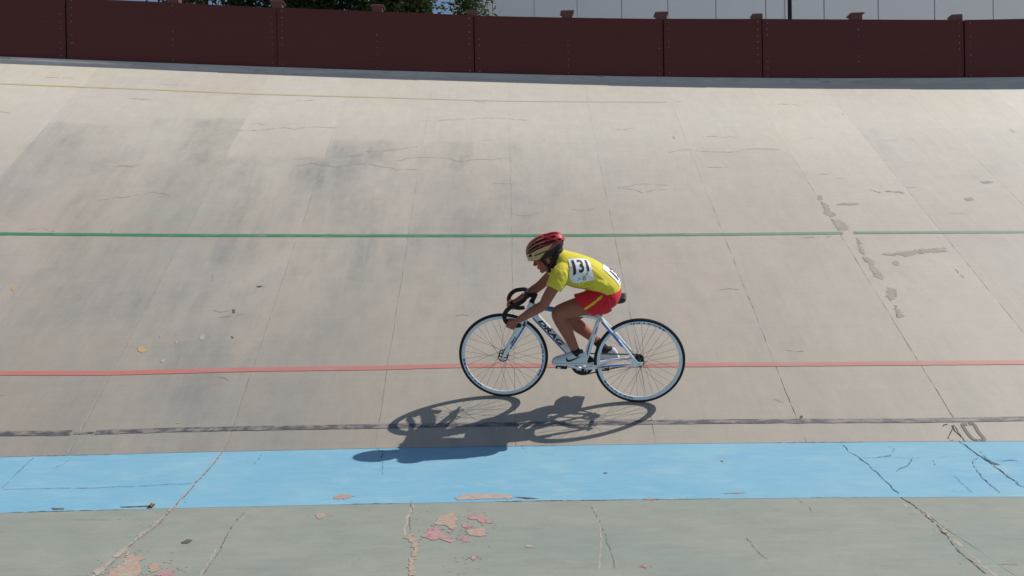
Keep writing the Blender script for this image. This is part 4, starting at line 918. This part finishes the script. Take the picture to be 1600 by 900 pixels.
# head: skull, jaw, cheeks, nose, lips, chin, ears
b.ellipsoid(hp(-.012, 0, .030), [HF*.094, Vector((0, .073, 0)), HU*.088], 22, 16)
b.ellipsoid(hp(.030, 0, -.030), [HF*.062, Vector((0, .060, 0)), HU*.078], 20, 14)
b.ellipsoid(hp(.050, 0, -.072), [HF*.040, Vector((0, .036, 0)), HU*.036], 16, 10)
b.ellipsoid(hp(.074, 0, -.094), [HF*.019, Vector((0, .018, 0)), HU*.016], 12, 8)
for sy in (1, -1):
    b.ellipsoid(hp(.056, sy*.032, -.030), [HF*.032, Vector((0, .026, 0)), HU*.034], 12, 8)
    b.ellipsoid(hp(-.004, sy*.073, -.022), [HF*.017, Vector((0, .008, 0)), HU*.029], 12, 8)
    b.ellipsoid(hp(.078, sy*.026, .012), [HF*.014, Vector((0, .022, 0)), HU*.009], 10, 6)
b.tube([hp(.086, 0, .010), hp(.098, 0, -.012), hp(.110, 0, -.030), hp(.098, 0, -.040)], [.009, .010, .0115, .009], 10)
for sy in (1, -1): b.ellipsoid(hp(.098, sy*.010, -.034), [HF*.010, Vector((0, .008, 0)), HU*.007], 8, 6)
b.ellipsoid(hp(.090, 0, -.057), [HF*.011, Vector((0, .019, 0)), HU*.006], 10, 6)
b.ellipsoid(hp(.087, 0, -.068), [HF*.010, Vector((0, .017, 0)), HU*.0065], 10, 6)
# hands: palm and five fingers closed round the bar
def hand(sy, t0, dirv, wrist, cen):
    """cen: bar centre under the middle finger; dirv: bar direction index -> little finger"""
    cen = Vector(cen); t = Vector(dirv).normalized(); y = Vector((0, sy, 0)); n = y.cross(t).normalized()
    if n.z > 0: n = -n                                  # n points to the underside of the bar
    wr = Vector(wrist)
    def at(k, ang, r): return cen+t*k+(y*math.cos(ang)+n*math.sin(ang))*r
    kn = []
    for i, (k, L, rad) in enumerate(((-.0265, .96, .0080), (-.0088, 1.05, .0084), (.0088, 1.0, .0080), (.0255, .84, .0071))):
        R_ = .0158+rad*.92
        a0 = math.radians(-48)
        seg = [at(k*1.02, a0, R_+.006), at(k, math.radians(2), R_+.0035), at(k, math.radians(48), R_+.001), at(k*.97, math.radians(100), R_), at(k*.95, math.radians(148*L), R_), at(k*.93, math.radians(188*L), R_+.0005)]
        b.tube(seg, [rad*1.08, rad*1.10, rad, rad*.96, rad*.92, rad*.80], 10, hint=tuple(t))
        kn.append(seg[0])
    mid = (kn[1]+kn[2])/2
    for i, q in enumerate(kn):                          # back of the hand
        b.tube([q, q*.55+wr*.45+Vector((0, sy*.004, 0)), wr*.93+q*.07], [.0105, .0125, .0150], 10, hint=tuple(t))
    b.ellipsoid(mid*.5+wr*.5+Vector((0, -sy*.004, 0)), [(wr-mid)*.55, t*.030, Vector((0, .014, 0))], 14, 10)
    # thumb: leaves the palm side near the wrist, closes over the top inside of the bar
    th = [wr*.6+kn[0]*.4+Vector((0, -sy*.010, .006)), at(-.030, math.radians(-88), .031), at(-.036, math.radians(-125), .0265), at(-.034, math.radians(-172), .0250), at(-.031, math.radians(-205), .0245)]
    b.tube(th, [.0115, .0105, .0095, .0088, .0072], 10, hint=tuple(t))
hand(1, 0, (-.93, 0, -.36), (.893, .202, .690), (.935, .192, .6505))
hand(-1, 0, (-.86, 0, -.51), (.938, -.200, .692), (.962, -.192, .667))
bm_ = remesh(b, 'body', .0030, 3, .5)
body = link('body', bm_, M_skin.m, rider)
toR(body)
def wear(mb, name, mat, vox, it, wr_amp=0, wr_f=10, seed=0, folds=()):
    me = remesh(mb, name, vox, it, .5)
    n = len(me.vertices); me.update()
    co_ = np.empty(n*3, np.float32); me.vertices.foreach_get('co', co_); co_ = co_.reshape(-1, 3)
    no_ = np.empty(n*3, np.float32); me.vertices.foreach_get('normal', no_); no_ = no_.reshape(-1, 3)
    d = np.zeros(n)
    if wr_amp:
        q = np.array([noise.noise(Vector((x*wr_f+seed, y*wr_f*.8, z*wr_f))) for x, y, z in co_.tolist()])
        d += wr_amp*(1-np.abs(q)*2.2)
    for a, c_, w, h in folds:
        a, c_ = (co_[np.argmin(np.linalg.norm(co_-np.array(q), axis=1))].astype(float) for q in (a, c_)); ab = c_-a; t = np.clip(((co_-a)@ab)/(ab@ab), 0, 1)
        r = np.linalg.norm(co_-a-t[:, None]*ab, axis=1)
        d += h*np.exp(-(r/w)**2)*np.sin(np.pi*(.15+.7*t))
    me.vertices.foreach_set('co', (co_+no_*d[:, None]).astype(np.float32).ravel()); me.update()
    o = link(name, me, mat, rider, True)
    return o
def sec(c, a, by, n=24, pw=1.0):
    "section: centre, in-plane half axis (x, z), half width in y"
    out = []
    for j in range(n):
        w = 2*math.pi*j/n; ca, sa = math.cos(w), math.sin(w)
        ca = math.copysign(abs(ca)**pw, ca); sa = math.copysign(abs(sa)**pw, sa)
        out.append(Vector((c[0]+a[0]*ca, c[1]+by*sa, c[2]+a[1]*ca)))
    return out
def loft(mb, S, k=4):
    A = [np.array((*c, *a, by), float) for c, a, by in S]; q = spline(A, k)
    mb.rings([sec(x[0:3], x[3:5], x[5]) for x in q])
sh = MB()
loft(sh, [((.262, 0, .880), (-.098, .020), .142), ((.285, 0, .915), (-.105, .045), .143), ((.338, 0, .955), (-.092, .068), .142), ((.415, 0, .985), (-.092, .088), .146), ((.494, 0, 1.016), (-.076, .096), .152),
          ((.560, 0, 1.045), (-.058, .090), .150), ((.598, 0, 1.078), (-.047, .072), .112), ((.618, 0, 1.108), (-.040, .052), .070), ((.634, 0, 1.122), (-.036, .046), .060)])
def sleeve(P, r0):
    q = [np.array(p, float) for p in spline([np.array(x, float) for x in P], 4)]
    sh.tube([tuple(x) for x in q], [float(np.interp(i, [0, len(q)-1], r0)) for i in range(len(q))], 18)
sleeve([(.575, .095, 1.045), (.600, .145, 1.020), (.622, .175, .975), (.642, .190, .937)], [.062, .057])
sleeve([(.575, -.095, 1.045), (.605, -.145, 1.012), (.638, -.175, .968), (.664, -.188, .930)], [.062, .055])
shirt = wear(sh, 'shirt', M_shirt, .0036, 3, .0040, 8, 3, [((.44, .16, .93), (.28, .16, .985), .014, .013), ((.42, .16, .905), (.30, .16, .95), .008, -.009), ((.39, .16, .90), (.31, .15, .91), .010, .010),
    ((.36, .15, .885), (.29, .15, .90), .007, -.007), ((.55, .17, 1.06), (.53, .16, .93), .012, -.010), ((.57, .18, 1.05), (.565, .17, .95), .012, .008), ((.60, .14, 1.09), (.655, .17, 1.0), .010, .006), ((.62, .18, 1.02), (.60, .2, .96), .008, -.006),((.36, .16, .93), (.27, .16, .97), .009, .008), ((.43, .16, .93), (.33, .17, .985), .008, .006), ((.58, .17, .95), (.50, .17, .98), .010, .006), ((.62, .20, .99), (.60, .2, .95), .009, .004), ((.50, .15, .91), (.40, .16, .92), .011, .006),((.40, .15, .885), (.29, .15, .955), .012, .007), ((.46, .15, .90), (.36, .15, .965), .012, .006), ((.34, .15, .89), (.27, .14, .92), .010, .005), ((.60, .17, 1.03), (.56, .15, .93), .012, .006), ((.63, .12, 1.06), (.60, .18, 1.0), .011, .005), ((.40, .10, 1.06), (.30, .12, 1.0), .014, .004)])
so_ = MB()
loft(so_, [((.236, 0, .772), (-.066, .036), .115), ((.243, 0, .815), (-.084, .036), .148), ((.258, 0, .868), (-.096, .022), .150), ((.268, 0, .902), (-.088, .022), .136)])
def leg(P):
    loft(so_, P)
leg([((.245, .070, .832), (.020, .088), .090), ((.320, .088, .815), (.045, .090), .094), ((.385, .098, .800), (.062, .078), .090), ((.425, .100, .788), (.075, .074), .088)])
leg([((.245, -.070, .825), (.030, .082), .085), ((.310, -.090, .790), (.060, .076), .090), ((.360, -.098, .750), (.074, .066), .088), ((.395, -.100, .728), (.082, .062), .086)])
shorts = wear(so_, 'shorts', M_short, .0045, 4, .0024, 10, 9, [((.22, .14, .87), (.30, .17, .80), .010, .005), ((.38, .17, .85), (.28, .17, .88), .010, .005),((.30, .17, .86), (.38, .18, .76), .012, .005), ((.24, .15, .84), (.33, .17, .76), .012, .004), ((.42, .15, .84), (.34, .18, .83), .012, .004)])
def bvh_of(o):
    me = o.data; return BVHTree.FromPolygons([v.co.copy() for v in me.vertices], [tuple(p.vertices) for p in me.polygons])
bv_shirt, bv_short = bvh_of(shirt), bvh_of(shorts)
# stripe on the shorts
v, f = [], []; ST = spline([(.300, .15, .878), (.345, .17, .842), (.395, .18, .806), (.436, .185, .776)], 8)
for i, p in enumerate(ST):
    for g in (-.0085, .0085):
        q = Vector((p[0]+g*.55, p[1], p[2]+g*.85)); loc, nn, _, _ = bv_short.find_nearest(q); v.append(loc+Vector((0, .0034, .0006)))
    if i: f.append((2*i-2, 2*i-1, 2*i+1, 2*i))
stripe = link('stripe', mesh('stripe', v, f), M_stripe, shorts)
# race numbers pinned to the shirt
def bib(name, corners, label, items, nu=14, nv=14, lift=.0035):
    c = [Vector(q) for q in corners]      # top left, top right, bottom right, bottom left
    def pt(u, w, h):
        p = c[0].lerp(c[1], u).lerp(c[3].lerp(c[2], u), w)
        loc, nn, _, _ = bv_shirt.find_nearest(p); return loc+nn*h
    g = [[pt(i/nu, j/nv, lift) for i in range(nu+1)] for j in range(nv+1)]
    for _ in range(5):                     # paper is stiffer than cloth
        g = [[(g[j][i]*2+g[max(j-1, 0)][i]+g[min(j+1, nv)][i]+g[j][max(i-1, 0)]+g[j][min(i+1, nu)])/6 if 0 < i < nu and 0 < j < nv else g[j][i] for i in range(nu+1)] for j in range(nv+1)]
    for r in g:
        for i, p in enumerate(r):
            loc, nn, _, _ = bv_shirt.find_nearest(p); hgt = (p-loc).dot(nn)
            if hgt < lift: r[i] = p+nn*(lift-hgt)
    v = [p for r in g for p in r]; w = nu+1
    f = [(j*w+i, j*w+i+1, (j+1)*w+i+1, (j+1)*w+i) for j in range(nv) for i in range(nu)]
    o = link(name, mesh(name, v, f), M_paper, rider, True); o['label'] = label
    def on(u, w_, h):
        x, y = min(max(u*nu, 0), nu-1e-4), min(max(w_*nv, 0), nv-1e-4); i, j = int(x), int(y); a, b_ = x-i, y-j
        p = g[j][i].lerp(g[j][i+1], a).lerp(g[j+1][i].lerp(g[j+1][i+1], a), b_)
        n_ = (g[j+1][i]-g[j][i]).cross(g[j][i+1]-g[j][i]).normalized(); return p+n_*h
    flip = 1 if on(.5, .5, .01).x is not None and (on(.5, .5, .02)-bv_shirt.find_nearest(on(.5, .5, .02))[0]).length > (on(.5, .5, -.02)-bv_shirt.find_nearest(on(.5, .5, -.02))[0]).length else -1
    for body_, u0, w0, wid, hei, mat, bold in items:
        if isinstance(body_, str): tv, tf = text_mesh(body_, 1.0, bold, 0, 3)
        else: tv, tf = body_
        X, Y_ = np.ptp(tv[:, 0]), np.ptp(tv[:, 1])
        vv = [on(u0+x/X*wid, w0-y/Y_*hei, .0022*flip) for x, y, z in tv]
        link('printing', mesh('printing', vv, tf), mat, o)
    return o
def poly_stroke(P, w):
    v, f = [], []; n = len(P)
    for i in range(n):
        a, c_ = P[max(i-1, 0)], P[min(i+1, n-1)]; d = math.hypot(c_[0]-a[0], c_[1]-a[1]) or 1; nx, ny = -(c_[1]-a[1])/d, (c_[0]-a[0])/d
        for g in (-1, 1): v.append((P[i][0]+nx*w*g/2, P[i][1]+ny*w*g/2, 0))
        if i: f.append((2*i-2, 2*i, 2*i+1, 2*i-1))
    return np.array(v), f
ringP = [(.5*math.cos(a), .5*math.sin(a)) for a in np.linspace(0, 2*math.pi, 17)]
logo = [(poly_stroke([(-.5, -.5), (-.1, .5), (.5, -.3)], .20), .36, .825, .17, .12, M_bl, 0), (poly_stroke(ringP, .34), .575, .865, .15, .13, M_gn, 0),
        (poly_stroke([(-.5, .4), (-.2, -.5), (.2, .1), (.5, .45)], .26), .585, .775, .17, .09, M_gn, 0), (poly_stroke([(-.5, 0), (-.2, .4), (.5, .5)], .4), .74, .735, .14, .07, M_gn, 0)]
BIB1 = [(.549, .095, 1.118), (.415, .040, 1.105), (.360, .140, .991), (.517, .132, .962)]
BIB2 = [(.304, .068, 1.048), (.304, -.105, 1.048), (.182, -.095, .930), (.185, .074, .930)]

bib('race_number', BIB1, 'white race number 131 on the side of the back', [('131', .50, .365, .74, .52, M_ink, .030)]+logo)
bib('race_number', BIB2, 'white race number curving over the lower back', [('131', .52, .56, .72, .50, M_ink, .025), (poly_stroke([(-.5, 0), (.5, 0)], 1), .5, .17, .8, .05, M_bl, 0), (poly_stroke([(-.5, 0), (.5, 0)], 1), .25, .90, .3, .03, M_ink, 0)])
# shoes and socks
def shoe_parts(y, sy, M):
    prof = [(-.120, .012, .060, .022), (-.112, .011, .090, .030), (-.088, .011, .102, .033), (-.05, .011, .098, .034), (-.015, .011, .096, .036), (.02, .011, .082, .039), (.055, .011, .069, .043), (.085, .012, .060, .043), (.114, .013, .050, .036), (.134, .016, .034, .018)]
    R = []
    for x, z0, z1, w in prof:
        h = z1-z0; r = []
        for c_, dz in ((-1, .10), (-1.02, .30), (-.90, .60), (-.62, .88), (-.25, 1.0), (.25, 1.0), (.62, .88), (.90, .60), (1.02, .30), (1, .10), (.8, 0), (-.8, 0)): r.append(M @ Vector((x, w*c_, z0+h*dz)))
        R.append(r)
    o = MB().rings(R).build('shoe', M_shoe, rider, True)
    q = o.modifiers.new('s', 'SUBSURF'); q.levels = q.render_levels = 1
    R = []
    for x, z0, z1, w in prof:
        R.append([M @ Vector((x*1.02, w*c_*1.06, z)) for c_, z in ((-1, .001), (1, .001), (1.02, .014), (.96, .0165+.002*(abs(x) > .1)), (-.96, .0165), (-1.02, .014))])
    MB().rings(R).build('sole', M_sole, o)
    # swoosh-like mark on the outer side
    W_ = [(-.085, .072), (-.035, .046), (.000, .031), (.018, .028), (.030, .036), (.033, .051), (.026, .064), (.024, .055), (.018, .046), (.006, .044), (-.03, .055)]
    def side(x, z):
        i = np.interp(x, [p[0] for p in prof], range(len(prof))); z0 = np.interp(x, [p[0] for p in prof], [p[1] for p in prof]); z1 = np.interp(x, [p[0] for p in prof], [p[2] for p in prof]); w = np.interp(x, [p[0] for p in prof], [p[3] for p in prof])
        return sy*(w*np.interp((z-z0)/(z1-z0), [.1, .3, .6, .88, 1], [1, 1.0, .90, .62, .25])+.0012)
    bm = bmesh.new()
    if sy > 0 or True:
        V = [bm.verts.new(M @ Vector((x, side(x, z), z))) for x, z in [tuple(q) for q in W_]]
        fc = bm.faces.new(V if sy > 0 else V[::-1]); bmesh.ops.triangulate(bm, faces=[fc], ngon_method='EAR_CLIP')
        me = bpy.data.meshes.new('side_mark'); bm.to_mesh(me); link('side_mark', me, M_ink, o)
    bm.free()
    lc = MB()
    for i, x in enumerate((-.002, .012, .026, .040)):
        zt = np.interp(x, [p[0] for p in prof], [p[2] for p in prof])
        lc.tube([M @ Vector((x, -.020, zt-.004)), M @ Vector((x+.004, 0, zt+.0025)), M @ Vector((x+.006, .020, zt-.004))], .0024, 5, hint=(0, 0, 1))
    lc.build('lace', M_paper, o)
    col = MB().tube([M @ Vector((-.062, 0, .088)), M @ Vector((-.060, 0, .103))], [.0325, .031], 16, flat=.95).build('collar', M_sock, o, True)
    toR(o)
    for ch in o.children: toR(ch)
    return o
ML = Matrix.Translation((.506, .116, .340)) @ Matrix.Rotation(math.radians(2), 4, 'Y')
MR = Matrix.Translation((.252, -.116, .2620)) @ Matrix.Rotation(math.radians(19), 4, 'Y')
shoe_parts(0, 1, ML); shoe_parts(0, -1, MR)
s = MB().tube([(.478, .110, .452), (.470, .112, .432), (.458, .114, .395), (.448, .115, .365)], [.0335, .0335, .0335, .034], 16, flat=.97).build('sock', M_sock, rider, True); toR(s)
s = MB().tube([(.322, -.107, .441), (.300, -.110, .420), (.262, -.113, .380), (.235, -.115, .355)], [.0335, .0335, .0335, .034], 16, flat=.97).build('sock', M_sock, rider, True); toR(s)
# hair at nape and temples
hm = MB(); hm.ellipsoid(hp(-.022, 0, .026), [HF*.0935, Vector((0, .0765, 0)), HU*.088], 24, 16)
hv = [Vector(q) for q in hm.v]
def inh(p): q = p-HC; return q.dot(HF), q.dot(HU)
keep = [fq for fq in hm.f if all((inh(hv[i])[0] < -.030+.8*max(0, inh(hv[i])[1]) and inh(hv[i])[1] > -.052) for i in fq)]
hr = link('hair', mesh('hair', hv, keep), M_hair, rider, True); toR(hr)
for sy in (1, -1):
    e = MB().ellipsoid(hp(.0735, sy*.030, -.004), [HF*.0105, Vector((0, .011, 0)), HU*.0065], 12, 8).build('eye', M_eye, rider, True); toR(e)
    e2 = MB().ellipsoid(hp(.0825, sy*.031, -.005), [HF*.003, Vector((0, .0052, 0)), HU*.0052], 10, 6).build('iris', M_hair, e, True); toR(e2)
    e = MB().tube([hp(.084, sy*.012, .016), hp(.088, sy*.028, .021), hp(.074, sy*.046, .016)], [.003, .0036, .002], 6).build('eyebrow', M_hair, rider, True); toR(e)
e = MB(); e.ellipsoid(hp(.0935, 0, -.0575), [HF*.009, Vector((0, .017, 0)), HU*.0042], 12, 6); e.ellipsoid(hp(.0905, 0, -.0675), [HF*.009, Vector((0, .015, 0)), HU*.0046], 12, 6)
e = e.build('lips', M_lip, rider, True); toR(e)
# helmet: ribs run from brow to back, vents between them, gold band along the lower edge
helmet = empty('helmet', None, rider); helmet['label'] = 'red and gold vented cycling helmet with black chin straps'
fa, yb, uc = .146, .100, .124
def hel(t, w, h):
    "t 0 front .. pi back, w roll in degrees (0 top), h radial scale"
    st = math.sin(t)**.72; a = math.radians(w)
    x = fa*math.cos(t); x = x*1.0 if x > 0 else x*1.06
    yy = yb*st*math.copysign(abs(math.sin(a))**.9, math.sin(a)); uu = uc*st*math.cos(a)
    tail = max(0, -math.cos(t)-.35)
    return hp(-.010+x*h, yy*h, .030+(uu+tail*.030)*h)
NT, NW = 160, 225
def cls(t, w):
    d = math.degrees(t); aw = abs(w)+6*math.sin(t*1.0)*0
    sh_ = 7*math.sin(math.radians(d)*1.5)
    aw2 = aw+sh_*(aw/60)
    if aw > 97-max(0, (d-70))*.16: return 0              # below the rim
    if aw > 60+max(0, (d-80))*.05:
        if d < 124-1.5*(aw-60):
            if 30 < d < 47 and 66 < aw < 74+.2*(d-30): return 3
            if 55 < d < 105 and 77 < aw < 80.5: return 3
            return 4 if not (aw < 63 and 40 < d) else 3
        return (2 if d < 152 else 3) if aw < 84-.1*d+8 else 3
    gaps = ((8, 19, 38, 146), (30, 41, 30, 134), (49, 59, 32, 152))
    for g0, g1, d0, d1 in gaps:
        bridge = any(abs(d-bd-aw*.9) < 3.4 for bd in (40, 84))
        if d0 < d < d1 and g0 < aw2 < g1 and not bridge: return 3
    if d < 30 and aw < 50: return 4 if (d < 13 or 24 < aw < 28) else 2
    for g0, g1, d0, d1 in gaps:
        if d0-6 < d < d1 and (g0-1.5 < aw2 < g0) and d < 100: return 4
    return 1 if aw2 < 31 or d > 80 else (2 if aw2 > 40 else 1)
grid = {}; lists = {1: [], 2: [], 3: [], 4: []}
def hv_(i, j):
    t = math.pi*(.045+.915*i/NT); w = -112+224*j/(NW-1); return t, w
cl = [[cls(*hv_(i+.5, j+.5)) for j in range(NW-1)] for i in range(NT)]
def vh(i, j):
    q = [cl[a][c_] for a in (i-1, i) for c_ in (j-1, j) if 0 <= a < NT and 0 <= c_ < NW-1]
    t, w = hv_(i, j)
    return hel(t, w, .895 if all(x in (3, 0) for x in q) else (.965 if 3 in q else 1.0))
P_ = [[vh(i, j) for j in range(NW)] for i in range(NT+1)]
def pieces(k):
    "connected pieces of one colour on the helmet grid"
    left = {(i, j) for i in range(NT) for j in range(NW-1) if cl[i][j] == k}; out = []
    while left:
        st = [left.pop()]; comp = []
        while st:
            i, j = st.pop(); comp.append((i, j))
            for q in ((i+1, j), (i-1, j), (i, j+1), (i, j-1)):
                if q in left: left.remove(q); st.append(q)
        out.append(comp)
    return out
def shell(nm, mt, cells):
    vv, ff, ix = [], [], {}
    def gv(i, j):
        if (i, j) not in ix: ix[(i, j)] = len(vv); vv.append(P_[i][j])
        return ix[(i, j)]
    for i, j in cells: ff.append((gv(i, j), gv(i, j+1), gv(i+1, j+1), gv(i+1, j)))
    o = link(nm, mesh(nm, vv, ff), mt, helmet); smooth_by_angle(o, 40)
for comp in pieces(2): shell('dark_red_shell', M_hdred, comp)
for k, nm, mt in ((1, 'red_shell', M_hred), (3, 'vent', M_hblk), (4, 'gold_band', M_hcream)): shell(nm, mt, [q for comp in pieces(k) for q in comp])
li = MB(); lv2 = [[hel(math.pi*(.05+.90*i/30), -104+208*j/40, .89) for j in range(41)] for i in range(31)]
vv = [p for r in lv2 for p in r]; ff = [(i*41+j, i*41+j+1, (i+1)*41+j+1, (i+1)*41+j) for i in range(30) for j in range(40)]
o = link('liner', mesh('liner', vv, ff), M_hblk, helmet, True); o.data.transform(RI)
cr = MB(); cr.tube(spline([hp(-.08, .074, .02), hp(-.106, .045, .005), hp(-.116, 0, .000), hp(-.106, -.045, .005), hp(-.08, -.074, .02)], 5), .010, 8, flat=1.8, hint=(0, 0, 1)); o = cr.build('retention_cradle', M_hblk, helmet, True); o.data.transform(RI)
for sy in (1, -1):
    m_ = MB()
    m_.tube(spline([hp(.040, sy*.088, .028), hp(.026, sy*.086, -.020), hp(.012, sy*.077, -.062), hp(.020, sy*.052, -.106), hp(.040, sy*.012, -.118)], 5), .0030, 8, flat=3.2, hint=(1, 0, 0))
    m_.tube(spline([hp(-.085, sy*.082, .010), hp(-.052, sy*.084, -.022), hp(-.016, sy*.081, -.050), hp(.012, sy*.077, -.064)], 5), .0030, 8, flat=4.0, hint=(0, 0, 1))
    m_.tube(spline([hp(-.10, sy*.072, .022), hp(-.075, sy*.076, -.010), hp(-.040, sy*.076, -.045), hp(-.010, sy*.070, -.085)], 5), .006, 8, flat=2.4, hint=(0, 0, 1))
    o = m_.build('strap', M_strap, helmet, True); o.data.transform(RI)
    o = MB().ellipsoid(hp(.056, sy*.074, .006), [HF*.024, Vector((0, .008, 0)), HU*.013], 10, 6).build('temple_pad', M_hred, helmet, True); o.data.transform(RI)
